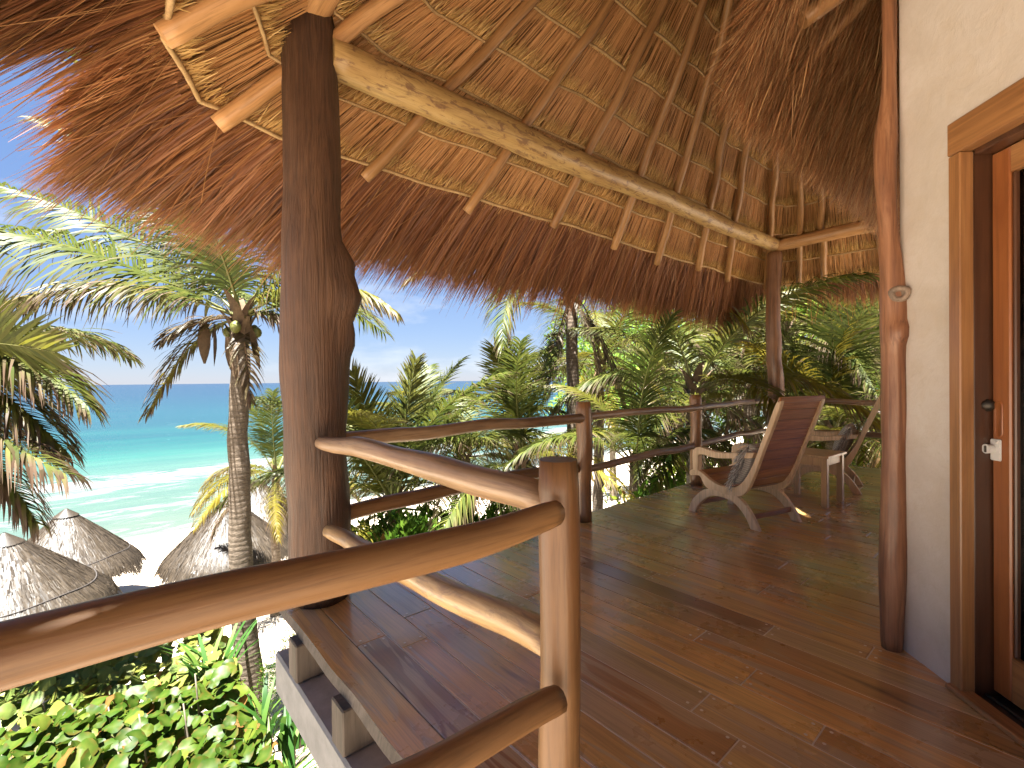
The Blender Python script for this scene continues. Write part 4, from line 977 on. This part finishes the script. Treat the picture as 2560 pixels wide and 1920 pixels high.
hero((.4, .2, .1), (.7, .0, .1), (1.0, -.6, .2), seed=14, dry=.7, grav=.5, lmax=0.56, nl=71)
hero((-.25, .0, -.3), (-.5, -.1, -.4), (-.8, -.35, -.4), seed=15, dry=1.0, grav=.3, lmax=0.50, nl=58, gaps=.3)
def boot(p, P, s, seed):
    bm = bmesh.new(); n = 6; vs_ = []
    for j in range(n):
        f = j / (n - 1); w = .07 * math.sin(math.pi * (f * .9 + .08)) + .008
        vs_.append([bm.verts.new((-w, .0, -f * .62)), bm.verts.new((0, -.035 * math.sin(math.pi * f), -f * .62)), bm.verts.new((w, 0, -f * .62))])
    for A_, B_ in zip(vs_[:-1], vs_[1:]):
        bm.faces.new((A_[0], A_[1], B_[1], B_[0])); bm.faces.new((A_[1], A_[2], B_[2], B_[1]))
    o = link('flower_sheath', bm_mesh(bm, 'flower_sheath', True), M_fibre, p, P); o.rotation_euler = (0, .1 * seed, seed * 1.3); o.scale = (s,) * 3
for i, q in enumerate(((-.42, .0), (-.28, -.04), (-.1, -.25), (.22, -.1))): boot(P1_, clv + off(q[0], q[1], -.15), 1.0, i)

# palm out at the left edge: only its fronds reach into view
c_ = world_at(-260, 890, 5.2); b_ = c_.copy(); b_[2] = ground_z(b_[0], b_[1])
P2_, cl2 = palm(c_, b_, 'palm at the left edge of the view, browning fronds hanging beside the sea', None, (.15, .12), only=1, seed=32)
cl2 = np.array(cl2)
def h2(a, b, c, **k):
    k.setdefault('width', .036); return extra_frond(P2_, cl2 + np.array([0, 0, .05]), cl2 + off(*a), cl2 + off(*b), cl2 + off(*c), **k)
h2((.6, .16, -.1), (1.2, .20, -.2), (2.05, .02, -.3), seed=41, dry=.18, yel=.12, grav=.04, lmax=.85, nl=92, roll=1.25)
h2((.6, .16, .1), (1.3, .16, .1), (2.0, -.55, .1), seed=42, dry=.55, grav=.5, lmax=1.0, nl=110)
h2((.6, -.1, .1), (1.1, -.3, .1), (1.75, -1.05, .1), seed=43, dry=.62, yel=.2, grav=.45, lmax=.95, nl=110)
h2((.5, -.35, -.1), (1.1, -.75, -.2), (2.15, -1.25, -.3), seed=44, dry=.85, grav=.5, lmax=1.0, nl=110)
h2((.4, -.5, .2), (.8, -1.0, .2), (1.35, -1.9, .2), seed=49, dry=.75, grav=.45, lmax=.9, nl=100)
h2((.3, .9, .2), (.4, 1.5, .2), (-.4, 2.2, .2), seed=45, dry=.2, grav=.3, lmax=.8)
h2((-.7, .5, .2), (-1.4, .8, .2), (-2.2, .4, .2), seed=46, dry=.3, grav=.3, lmax=.8)
h2((-.6, -.1, .2), (-1.4, -.3, .3), (-2.0, -1.2, .2), seed=47, dry=.5, grav=.4, lmax=.8)
h2((.2, .4, .8), (.4, .6, 1.6), (.5, .1, 2.6), seed=48, dry=.4, grav=.4, lmax=.8)

# palms in the garden and along the beach: crown pixel, depth, label, options
PL = [
 (985, 1262, 8.6, 'bright young palm with upright fronds, first to the right of the thick post', dict(counts=(9, 6, 3, 1), scale=.92, r=(.14, .12), seed=51)),
 (1160, 1135, 11.0, 'stout palm with yellowing fronds between thick post and middle railing post', dict(counts=(4, 8, 6, 3), scale=.88, r=(.17, .15), seed=52, bend=(.1, 0))),
 (1300, 1150, 8.6, 'young palm with one broad upright frond, just left of the middle railing post', dict(counts=(3, 6, 4, 1), scale=.8, r=(.11, .1), seed=53)),
 (1428, 735, 9.6, 'tall straight palm with a ringed trunk behind the middle railing post, crown under the eave', dict(counts=(2, 3, 1, 2), scale=1.0, r=(.145, .12), seed=55, cocos=4)),
 (1590, 1165, 7.8, 'low palm with a blue green arching frond right of the middle railing post', dict(counts=(4, 4, 1, 0), scale=.72, r=(.10, .09), seed=56)),
 (1738, 975, 8.8, 'ragged palm with a brown dry skirt behind the second railing post', dict(counts=(6, 6, 2, 4), scale=.9, r=(.17, .16), seed=57)),
 (1868, 945, 13.5, 'slim ringed palm seen between second railing post and corner post', dict(counts=(4, 7, 5, 2), scale=.9, r=(.13, .11), seed=58)),
 (2085, 1085, 9.8, 'big fanning palm with yellow lit fronds behind the right railing', dict(counts=(11, 9, 3, 1), scale=1.05, r=(.19, .17), seed=59)),
 (1745, 1015, 15.5, 'leaning pale palm trunk rising from the sand behind the near armchair', dict(counts=(4, 7, 4, 2), scale=.85, r=(.14, .11), seed=60, bend=(-.9, -.5))),
 (690, 1185, 12.5, 'low bushy palm half hidden by the thick post, left of it above the umbrellas', dict(counts=(5, 8, 5, 2), scale=.78, r=(.12, .1), seed=61)),
 (1500, 905, 13.0, 'shaggy palm right of the tall ringed trunk, its crown below the eave', dict(counts=(4, 8, 6, 4), scale=.95, r=(.15, .13), seed=65)),
 (1960, 830, 11.5, 'palm directly behind the far corner post, arching white edged fronds left and right', dict(counts=(5, 9, 5, 2), scale=1.05, r=(.16, .14), seed=67)),
 (2230, 930, 13.0, 'tall dark palm partly hidden by the log pillar', dict(counts=(5, 9, 5, 2), scale=1.05, r=(.16, .14), seed=68)),
]
PO = {}
for (x, y, D, lab, kw) in PL:
    c_ = world_at(x, y, D); b_ = c_.copy(); b_ = b_ + np.array([random.Random(x).uniform(-.25, .25), random.Random(y).uniform(-.25, .25), 0])
    if x == 1745: b_ = world_at(1705, 1225, 15.2)
    b_[2] = ground_z(b_[0], b_[1])
    PO[x] = palm(c_, b_, lab, 'coconut palms between deck and beach', **kw)
def pf(x, a, b, c, **k):
    p, c0 = PO[x]; c0 = np.array(c0); return extra_frond(p, c0, c0 + off(*a), c0 + off(*b), c0 + off(*c), **k)
def pw(x, q1, q2, q3, **k):
    p, c0 = PO[x]; bs = np.array(p.location); return extra_frond(p, np.array(c0), world_at(*q1) - bs, world_at(*q2) - bs, world_at(*q3) - bs, **k)
pw(1428, (1375, 650, 9.0), (1240, 670, 8.3), (1258, 865, 7.9), seed=71, dry=.42, grav=.35, lmax=1.0, nl=110)
pw(1428, (1500, 670, 9.4), (1610, 740, 9.2), (1775, 905, 9.0), seed=72, dry=.5, grav=.55, lmax=.9, nl=110)
pf(1428, (.15, -.2, -.2), (.45, -.9, -.3), (.55, -1.9, -.3), seed=73, dry=1.0, grav=.5, lmax=.5, nl=60)
pw(1300, (1325, 1060, 8.4), (1280, 960, 8.3), (1238, 870, 8.3), seed=74, dry=.10, yel=.12, grav=.06, lmax=.85, nl=110, roll=1.5)
pw(985, (960, 1180, 8.5), (930, 1050, 8.4), (880, 930, 8.4), seed=82, dry=.12, yel=.25, grav=.08, lmax=.8, nl=100, roll=1.4)
pw(985, (1000, 1150, 8.5), (1015, 1020, 8.4), (1040, 900, 8.4), seed=83, dry=.15, yel=.15, grav=.08, lmax=.7, nl=100, roll=1.4)
pw(1160, (1150, 1080, 10.8), (1120, 1010, 10.6), (1045, 985, 10.4), seed=84, dry=.2, yel=.9, grav=.3, lmax=.8, nl=100, roll=.6)
pw(2085, (2080, 1000, 9.5), (2070, 880, 9.2), (2100, 760, 9.0), seed=85, dry=.08, yel=.6, grav=.12, lmax=.95, nl=110, roll=1.5)
pf(1160, (-.4, .6, -.3), (-.9, .9, -.5), (-1.6, .1, -.7), seed=75, dry=.3, yel=.8, grav=.4, lmax=.7)
pf(1590, (.3, .55, -.6), (.5, .7, -1.0), (-.45, -.65, -1.4), seed=76, dry=.4, grav=.5, lmax=.6, nl=80)
pf(1590, (.4, .6, -.2), (1.0, .9, -.3), (1.5, .2, -.5), seed=77, dry=.3, grav=.4, lmax=.6)
pf(2085, (.1, 1.0, -.2), (.0, 2.0, -.4), (-.25, 2.9, -.6), seed=78, dry=.05, yel=.55, grav=.2, lmax=.8, nl=80)
pf(2085, (-.5, .9, -.2), (-1.2, 1.7, -.3), (-2.2, 1.9, -.4), seed=79, dry=.2, yel=.85, grav=.3, lmax=.8, nl=80)
pf(1960, (-.6, .4, -.4), (-1.2, .5, -.8), (-1.55, -.55, -1.0), seed=80, dry=.6, grav=.6, lmax=.6, nl=70)
pf(985, (-.35, .9, -.5), (-.5, 1.5, -.8), (-1.0, 1.35, -1.3), seed=81, dry=.1, yel=.2, grav=.25, lmax=.8, nl=76)

# ------------------------------------------------------------------ shrubs
def leaf_cloud(n, ctr, rad, size, seed, shape=1.6, flat=.5, shell=.55):
    """n folded leaves through an uneven crown"""
    r = np.random.default_rng(seed); d = nrm(r.normal(0, 1, (n, 3))); d[:, 2] = np.abs(d[:, 2]) * 1.2 - .25
    lump = np.array([1 + .30 * mnoise.noise(Vector(x * 2.3) + Vector((seed, 0, 0))) + .18 * mnoise.noise(Vector(x * 5.5) + Vector((0, seed, 0))) for x in d])
    q = d * (shell + (1 - shell) * r.uniform(0, 1, n) ** .6)[:, None] * lump[:, None] * np.asarray(rad)[None, :] + np.asarray(ctr)[None, :]
    ax = nrm(d * .8 + r.normal(0, .55, (n, 3)) + np.array([0, 0, .25])); sd = nrm(np.cross(ax, r.normal(0, 1, (n, 3)))); nz = np.cross(sd, ax)
    L = size * r.uniform(.65, 1.2, n); W = L / shape
    V = np.stack([q, q + ax * (L * .5)[:, None] + sd * (W * .5)[:, None] + nz * (W * .12)[:, None], q + ax * L[:, None] - nz * (L * .12)[:, None], q + ax * (L * .5)[:, None] - sd * (W * .5)[:, None] + nz * (W * .12)[:, None]], 1)
    T = np.zeros((n, 4, 3)); T[..., 0] = np.clip(r.beta(2, 2, n), 0, 1)[:, None]; T[..., 1] = (r.uniform(0, 1, n) > .985)[:, None] * .8
    return V.reshape(-1, 3), np.arange(n * 4).reshape(-1, 4), T.reshape(-1, 3)
def shrub(x, y, D, rad, n, size, mat, label, seed, shape=1.8, group='shrubs below the deck', cz=None):
    c = world_at(x, y, D); gz = ground_z(c[0], c[1]); top = c[2]; base = Vector((c[0], c[1], gz)); h = max(.5, top - gz)
    o = empty('shrub', base, label=label, cat='shrub', group=group)
    rz = max(rad * .55, h * .52)
    ac = Acc(); ac.add(*leaf_cloud(n, (0, 0, h - rz), (rad, rad, rz), size, seed, shape))
    link('foliage', ac.mesh('foliage'), mat, o)
    rs = random.Random(seed)
    for k in range(4):
        a = k * 1.6 + rs.random(); e = Vector((math.cos(a) * rad * .5, math.sin(a) * rad * .5, h * .75))
        log('stem', [base - Vector((0, 0, .1)), base + e * .5 + Vector((0, 0, .1)), base + e], [.03, .022, .01], M_stem, o, seg=6, n=8, seed=seed + k)
    return o
shrub(985, 1278, 7.2, 1.05, 5200, .15, M_bush, 'bright green shrub under the railing, nearest to the thick post', 201, 2.6)
shrub(1090, 1262, 8.4, 1.15, 5200, .15, M_bush, 'feathery green shrub behind the lower rail, left of the nearest railing post', 202, 3.0)
shrub(1215, 1262, 9.0, 1.0, 4600, .15, M_bush, 'round green shrub on the sand behind the nearest railing post', 203, 2.6)
shrub(1668, 1165, 7.0, .62, 900, .20, M_bush, 'glossy broad leaved shrub at the deck edge in front of the near armchair', 204, 2.2)
shrub(1545, 1240, 6.6, .55, 900, .12, M_bush_y, 'low lime green shrub just right of the middle railing post', 205, 2.4)
shrub(1705, 1105, 15.0, 1.5, 2600, .15, M_bush_y, 'yellow green hedge bush beside the leaning palm trunk', 206, 2.0)
shrub(1850, 1085, 12.5, 1.7, 3600, .15, M_bush_y, 'wide lime bush behind the near armchair and its armrest', 207, 2.0)
shrub(1960, 1075, 13.5, 1.5, 3000, .15, M_bush, 'mid green bush behind the foot of the corner post', 208, 2.0)
shrub(2200, 1040, 12.0, 1.5, 3200, .16, M_bush_y, 'sunlit bush beside the log pillar, under the right railing', 209, 2.0)
shrub(2050, 1080, 16.0, 2.0, 3200, .18, M_bush, 'large bush behind the farther armchair and small table', 210, 2.0)
shrub(742, 1560, 6.5, .55, 4200, .055, M_bush, 'fine leaved feathery shrub beside the palm trunk, left of the deck edge', 211, 5.0)
def tree(x, ytop, D, rad, n, size, mat, label, seed):
    c = world_at(x, ytop, D); gz = ground_z(c[0], c[1]); h = c[2] - gz; o = empty('broadleaf_tree', (c[0], c[1], gz), label=label, cat='tree', group='broadleaf trees behind the palms')
    base = Vector(o.location); rz = h * .42; ac = Acc()
    rs = random.Random(seed)
    log('trunk', [base - Vector((0, 0, .2)), base + Vector((.1, .1, h * .3)), base + Vector((0, 0, h * .62))], [.2, .16, .1], M_stem, o, seg=10, n=14, seed=seed)
    for k in range(7):
        a = k * 2.4; e = Vector((math.cos(a) * rad * .55, math.sin(a) * rad * .55, h * (.45 + .07 * k)))
        log('limb', [base + Vector((0, 0, h * .35)), base + e * .6 + Vector((0, 0, h * .12)), base + e], [.07, .05, .02], M_stem, o, seg=6, n=8, seed=seed + k)
        ac.add(*leaf_cloud(n // 7, tuple(e), (rad * .62, rad * .62, rz * .62), size, seed * 10 + k, 1.9, shell=.3))
    link('crown', ac.mesh('crown'), mat, o)
tree(1700, 770, 19, 3.0, 9000, .21, M_jung, 'dark leafy tree behind the ragged palm, left of the corner post', 301)
tree(1890, 700, 18, 3.2, 9000, .21, M_bush_y, 'sunlit lime leaved tree behind the corner post', 302)
tree(2080, 660, 18, 3.4, 9000, .21, M_jung, 'deep green tree behind the fanning palm', 303)
tree(2260, 680, 17, 3.4, 9000, .21, M_bush, 'bright green tree beside the log pillar, farthest right', 304)
tree(1530, 800, 24, 3.0, 7000, .23, M_jung, 'distant dusky tree showing between the tall ringed trunk and second railing post', 305)

# ------------------------------------------------------------------ sea grape and blades at the lower left
def round_leaf(seed):
    r = np.random.default_rng(seed); n = 12; V = [(0, 0, 0)]; T = [[.6, 0, .18]]
    for j in range(n):
        a = j / n * 2 * math.pi; rr_ = .5 * (1 + .05 * math.cos(2 * a) - .10 * (abs(a - math.pi) < .3)); x, y = rr_ * math.cos(a), rr_ * math.sin(a) * .94
        V.append((x * .55, y * .55, .02 + .25 * (y * .55) ** 2 + .03 * r.normal())); T.append([.5 + r.normal() * .06, 0, .08])
    for j in range(n):
        a = j / n * 2 * math.pi; rr_ = .5 * (1 + .05 * math.cos(2 * a) - .10 * (abs(a - math.pi) < .3)); x, y = rr_ * math.cos(a), rr_ * math.sin(a) * .94
        V.append((x, y, .45 * y * y + .05 * r.normal() - .12 * x * x)); T.append([.5 + r.normal() * .08, .35 * (r.random() > .75), 0.0])
    tr = [(0, 1 + j, 1 + (j + 1) % n) for j in range(n)]; q = [(1 + j, 1 + n + j, 1 + n + (j + 1) % n, 1 + (j + 1) % n) for j in range(n)]
    return np.array(V), tr, q, np.array(T)
LV = [round_leaf(s) for s in range(4)]
def leaf_obj_mesh(k, mat):
    V, tr, q, T = LV[k]; me = bpy.data.meshes.new('leaf'); me.from_pydata([tuple(v) for v in V], [], tr + q); me.update()
    at = me.attributes.new('tint', 'FLOAT_COLOR', 'POINT')
    for i in range(len(V)): at.data[i].color = (*T[i], 1)
    for p in me.polygons: p.use_smooth = True
    me.materials.append(mat); return me
def leaf_single_mat(name, src):
    mt = src.copy(); mt.name = name; nt = mt.node_tree
    at = [n for n in nt.nodes if n.type == 'ATTRIBUTE'][0]; sep = [n for n in nt.nodes if n.type == 'SEPARATE_COLOR'][0]; rm = [n for n in nt.nodes if n.type == 'VALTORGB'][0]
    oi = nt.nodes.new('ShaderNodeObjectInfo'); ad = nt.nodes.new('ShaderNodeMath'); ad.operation = 'MULTIPLY_ADD'; ad.inputs[1].default_value = .5; 
    nt.links.new(sep.outputs[0], ad.inputs[0]); nt.links.new(oi.outputs['Random'], ad.inputs[2]); 
    ml = nt.nodes.new('ShaderNodeMath'); ml.operation = 'SUBTRACT'; ml.inputs[1].default_value = .22; nt.links.new(ad.outputs[0], ml.inputs[0]); nt.links.new(ml.outputs[0], rm.inputs[0])
    return mt
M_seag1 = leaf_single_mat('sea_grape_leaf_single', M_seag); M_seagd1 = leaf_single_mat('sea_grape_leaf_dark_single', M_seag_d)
def sea_grape(label, u0, u1, v0, v1, top, n, n_obj, mat, mat1, size, seed):
    r = np.random.default_rng(seed); uc, vc = (u0 + u1) / 2, (v0 + v1) / 2; gz = ground_z(uc, vc)
    o = empty('sea_grape_bush', (uc, vc, gz), label=label, cat='bush', group='sea grape bushes left of the deck')
    base = np.array([uc, vc, gz]); meshes = [leaf_obj_mesh(k, mat1) for k in range(4)]; ac = []; tot = 0
    cand = []
    for i in range(n):
        u_, v_ = r.uniform(u0, u1), r.uniform(v0, v1); e = min(1, 3.2 * min(u_ - u0, u1 - u_, v_ - v0, v1 - v_) / 1.0 + .35)
        zt = top + .30 * mnoise.noise((u_ * .9, v_ * .9, seed)) + .16 * mnoise.noise((u_ * 2.6, v_ * 2.6, seed)) - (1 - e) * .8
        dpt = r.exponential(.24) if r.random() < .85 else r.uniform(0, .9)
        cand.append((u_, v_, zt - dpt, dpt))
    cand.sort(key=lambda c: c[3]); VV = []; QQ = []; TT = []; nv = 0; k_obj = 0
    for idx, (u_, v_, z_, dpt) in enumerate(cand):
        dirc = Vector((r.normal(-.25, .6), r.normal(-.15, .6), 1)).normalized(); k = int(r.integers(4)); sc = size * r.uniform(.62, 1.15)
        mt = Matrix.Translation((u_ - base[0], v_ - base[1], z_ - base[2])) @ dirc.to_track_quat('Z', 'Y').to_matrix().to_4x4() @ Matrix.Rotation(r.uniform(0, 6.28), 4, 'Z') @ Matrix.Scale(sc, 4)
        if k_obj < n_obj and dpt < .3:
            lf = link('leaf', meshes[k], None, o); lf.matrix_local = mt; k_obj += 1
        else:
            V, tr, q, T = LV[k]; m3 = np.array(mt.to_3x3()); VV.append(V @ m3.T + np.array(mt.translation)); t2 = T.copy(); t2[:, 0] = t2[:, 0] * .5 + r.uniform(-.2, .75); t2[:, 1] += (r.random() > .96) * .7; TT.append(np.clip(t2, 0, 1))
            nn_ = len(V) - 1; m12 = nn_ // 2
            qq = [(0 + nv, 1 + j + nv, 1 + (j + 1) % m12 + nv, 1 + (j + 1) % m12 + nv) for j in range(0)] + [tuple(a + nv for a in x) for x in q]
            # centre fan as quads: two triangles joined
            qq += [(nv, nv + 1 + j, nv + 1 + (j + 1) % m12, nv + 1 + (j + 2) % m12) for j in range(0, m12, 2)]
            QQ += qq; nv += len(V)
    me = mesh_np('foliage', np.concatenate(VV), np.array(QQ), True, np.concatenate(TT)); link('foliage', me, mat, o, kind='stuff')
    for k in range(16):
        u_, v_ = r.uniform(u0 + .3, u1 - .3), r.uniform(v0 + .3, v1 - .3); zt = top - r.uniform(-.12, .15)
        log('stem', [(u_ + r.normal(0, .25), v_ + r.normal(0, .25), ground_z(u_, v_) - .05), (u_ + .08, v_, (zt + gz) / 2), (u_, v_ + .05, zt)], [.016, .012, .006], M_stem, o, seg=6, n=10, seed=seed + k)
    return o
sea_grape('sunlit lime green sea grape bush filling the bottom left corner', -1.9, 1.15, 3.35, 6.6, -1.85, 2100, 190, M_seag, M_seag1, .165, 1)
sea_grape('darker sea grape bush in half shade behind the sunlit one, below the rail', -2.2, 1.3, 6.3, 9.0, -2.25, 1500, 110, M_seag_d, M_seagd1, .19, 2)
def blades(x, y, D, n, L, label, seed):
    c = world_at(x, y, D); gz = ground_z(c[0], c[1]); o = empty('blade_plant', (c[0], c[1], gz), label=label, cat='plant', group='strap leaved plants by the deck')
    r = np.random.default_rng(seed); top = c[2] - gz; mm = 6
    for k in range(n):
        a = r.uniform(0, 6.28); d = np.array([math.cos(a), math.sin(a), 0]); P = np.zeros((1, mm, 3)); P[0, 0] = [r.normal(0, .08), r.normal(0, .08), max(0, top - L * .9)]
        cur = nrm(d * r.uniform(.15, .5) + np.array([0, 0, 1.]))
        for j in range(1, mm): P[0, j] = P[0, j - 1] + cur * L * r.uniform(.9, 1.1) / (mm - 1); cur = nrm(cur + d * .16 + np.array([0, 0, -.10]))
        S = np.ones((1, mm, 1)) * np.array([-d[1], d[0], 0])[None, None]; W = np.array([[.5, .9, 1, .85, .55, .05]]) * .055
        T = np.zeros((1, mm, 3)); T[..., 0] = r.uniform(.1, 1)
        link('leaf', mesh_np('leaf', *ribbons(P, S, W, T)[:2], True, ribbons(P, S, W, T)[2]), M_blade, o)
    if top - L * .9 > .05: log('stem', [(c[0], c[1], gz - .05), (c[0], c[1], c[2] - L * .8)], [.05, .04], M_stem, o, seg=8, n=6, seed=seed)
blades(535, 1560, 5.9, 22, 1.0, 'dark strap leaved plant standing just left of the palm trunk foot', 401)
blades(700, 1830, 4.2, 22, .8, 'bright strap leaved plant beside the concrete beam, lowest at the deck edge', 402)
blades(725, 1700, 4.7, 18, .75, 'strap leaved plant against the concrete beam, below the fine leaved shrub', 403)
blades(660, 1700, 5.6, 16, .75, 'strap leaved plant in front of the palm trunk foot', 404)

# ------------------------------------------------------------------ thatched beach umbrellas
def umbrella(x, y, D, rad, label, seed, band=True, hgt=1.72):
    a = world_at(x, y, D); gz = ground_z(a[0], a[1]); H = a[2] - gz
    o = empty('beach_umbrella', (a[0], a[1], gz), label=label, cat='beach umbrella', group='thatched umbrellas on the beach')
    r = np.random.default_rng(seed); ap = np.array([0, 0, H])
    def prof(t): return rad * t, -(hgt * (t * .92 + .08 * t * t)) - .06 * (t > .9) * (t - .9) * 10
    ns_, nt_ = 40, 10; V = []; 
    for i in range(nt_):
        t = i / (nt_ - 1) * .97; rr_, zz = prof(t)
        for j in range(ns_):
            th = j / ns_ * 6.2832; V.append((rr_ * math.cos(th), rr_ * math.sin(th), H + zz - .03))
    Q = []
    for i in range(nt_ - 1):
        for j in range(ns_): Q.append((i * ns_ + j, i * ns_ + (j + 1) % ns_, (i + 1) * ns_ + (j + 1) % ns_, (i + 1) * ns_ + j))
    link('canopy', mesh_np('canopy', np.array(V), np.array(Q), True), M_th_greysheet, o)
    ac = Acc(); n = 15000; th = r.uniform(0, 6.2832, n); t0 = np.sqrt(r.uniform(0, 1, n)) * .97; ln = r.uniform(.10, .24, n); mm = 3; P = np.zeros((n, mm, 3))
    up = .02 + .03 * r.uniform(0, 1, n)
    for j in range(mm):
        t = t0 + ln * j / 2; tc_ = np.minimum(t, 1.02 + .05 * np.sin(th * 9) * r.uniform(.5, 1, n) + .03 * r.normal(0, 1, n)); rr_ = rad * tc_; zz = -(hgt * (tc_ * .92 + .08 * tc_ ** 2)) - np.clip(tc_ - .96, 0, 1) * 1.6
        a_ = th + r.normal(0, .018, n) * j; P[:, j] = np.stack([rr_ * np.cos(a_), rr_ * np.sin(a_), H + zz + up - .012 * j], -1)
    S = np.stack([-np.sin(th), np.cos(th), r.normal(0, .3, n)], -1); S = nrm(S)[:, None, :] * np.ones((1, mm, 1)); W = r.uniform(.014, .032, n)[:, None] * np.array([1, .9, .3])[None]
    T = np.zeros((n, mm, 3)); T[..., 0] = np.clip(r.beta(2, 2, n) + .1 * np.sin(th * 5), 0, 1)[:, None]
    ac.add(*ribbons(P, S, W, T)); link('straw', ac.mesh('straw'), M_th_grey, o, kind='stuff')
    # cap tuft
    ac = Acc(); n = 900; th = r.uniform(0, 6.2832, n); P = np.zeros((n, 3, 3))
    for j in range(3):
        q = .02 + .11 * j * r.uniform(.8, 1.2, n); P[:, j] = np.stack([q * np.cos(th), q * np.sin(th), H + .05 - q * .80], -1)
    S = np.stack([-np.sin(th), np.cos(th), 0 * th], -1)[:, None, :] * np.ones((1, 3, 1)); T = np.zeros((n, 3, 3)); T[..., 0] = r.uniform(0, .7, n)[:, None]
    ac.add(*ribbons(P, S, np.full((n, 3), .025), T)); link('cap', ac.mesh('cap'), M_th_grey, o, kind='stuff')
    log('pole', [Vector((a[0], a[1], gz - .2)), Vector((a[0], a[1], gz + H - .1))], [.085, .075], M_purl, o, seed=seed, seg=10, n=10)
    if band:
        V = []; Q = []; m_ = 64; sg = 5
        for i in range(m_):
            th = i / m_ * 6.2832; t = .80 + .012 * math.sin(th * 5 + seed); rr_, zz = prof(t)
            for y_ in range(sg):
                b = y_ / sg * 6.2832; V.append(((rr_ + .013 * math.cos(b)) * math.cos(th), (rr_ + .013 * math.cos(b)) * math.sin(th), H + zz + .045 + .013 * math.sin(b)))
        for i in range(m_):
            for y_ in range(sg): Q.append((i * sg + y_, ((i + 1) % m_) * sg + y_, ((i + 1) % m_) * sg + (y_ + 1) % sg, i * sg + (y_ + 1) % sg))
        link('rope_band', mesh_np('rope_band', np.array(V), np.array(Q), True), M_rope, o)
    return o
um1 = umbrella(572, 1246, 14.3, 1.75, 'grey thatched umbrella behind the palm trunk, second from the thick post', 1, False)
umbrella(165, 1274, 13.4, 1.72, 'grey thatched umbrella nearest the waterline, at the back of the left pair', 2)
umbrella(10, 1336, 8.9, 1.62, 'large grey thatched umbrella at the left edge in front of its twin', 3, True, 1.45)
umbrella(640, 1200, 20.0, 2.0, 'shaded thatched umbrella peeking out beside the thick post under palm fronds', 4, False)
umbrella(2160, 985, 13.0, 1.7, 'pale thatched umbrella behind the right railing beside the log pillar', 5, False, .75)

# ------------------------------------------------------------------ small things on the sand
M_fab = simple('blue_towel_cloth', (.05, .10, .26), .95); M_fab2 = simple('red_towel_cloth', (.45, .10, .05), .95)
def lounger(x, y, D, rz, label, mat):
    p = world_at(x, y, D); gz = ground_z(p[0], p[1]); o = empty('beach_lounger', (p[0], p[1], gz), rz, label=label, cat='beach lounger', group='loungers on the sand')
    link('frame', box_mesh('frame', (.62, 1.35, .06), .01), M_table, o, (0, .2, .30))
    b = link('backrest', box_mesh('backrest', (.60, .62, .05), .01), M_table, o, (0, -.72, .47)); b.rotation_euler = (-.6, 0, 0)
    for sx_ in (-1, 1):
        for y_ in (-.35, .78): link('leg', box_mesh('leg', (.05, .05, .27), .004), M_table, o, (sx_ * .27, y_, .135))
    t = link('mattress', box_mesh('mattress', (.58, 1.2, .05), .02), mat, o, (0, .2, .356))
    return o
lounger(470, 1412, 16.8, R(110), 'beach lounger with a blue towel under the umbrella behind the palm trunk', M_fab)
lounger(1652, 1170, 21.0, R(40), 'brown wooden lounger on the sand beyond the front railing', M_fab2)
def bench(x, y, D, label):
    p = world_at(x, y, D); gz = ground_z(p[0], p[1]); o = empty('log_bench', (p[0], p[1], gz), label=label, cat='bench')
    b = Vector((p[0], p[1], gz)); ax = Vector((.9, -.1, 0))
    log('seat', [b - ax + Vector((0, 0, .42)), b + ax + Vector((0, 0, .42))], [.07, .07], M_purl, o, seed=5)
    for s_ in (-.7, .7): log('leg', [b + ax * s_ + Vector((0, 0, -.1)), b + ax * s_ + Vector((0, 0, .40))], [.07, .06], M_purl, o, seed=6)
bench(1612, 1205, 18.0, 'pale log bench on the sand left of the glossy shrub')
def lone_post(x, ytop, D, label):
    p = world_at(x, ytop, D); gz = ground_z(p[0], p[1]); o = log('wooden_post', [(p[0], p[1], gz - .2), tuple(p)], [.10, .09], M_purl, None, seed=x)
    props(o, label, 'post')
lone_post(1672, 1148, 17.0, 'bare wooden post standing in the sand behind the glossy shrub')
lone_post(2188, 1075, 11.0, 'weathered post among bushes seen past the log pillar')
print('planks', plank_count)
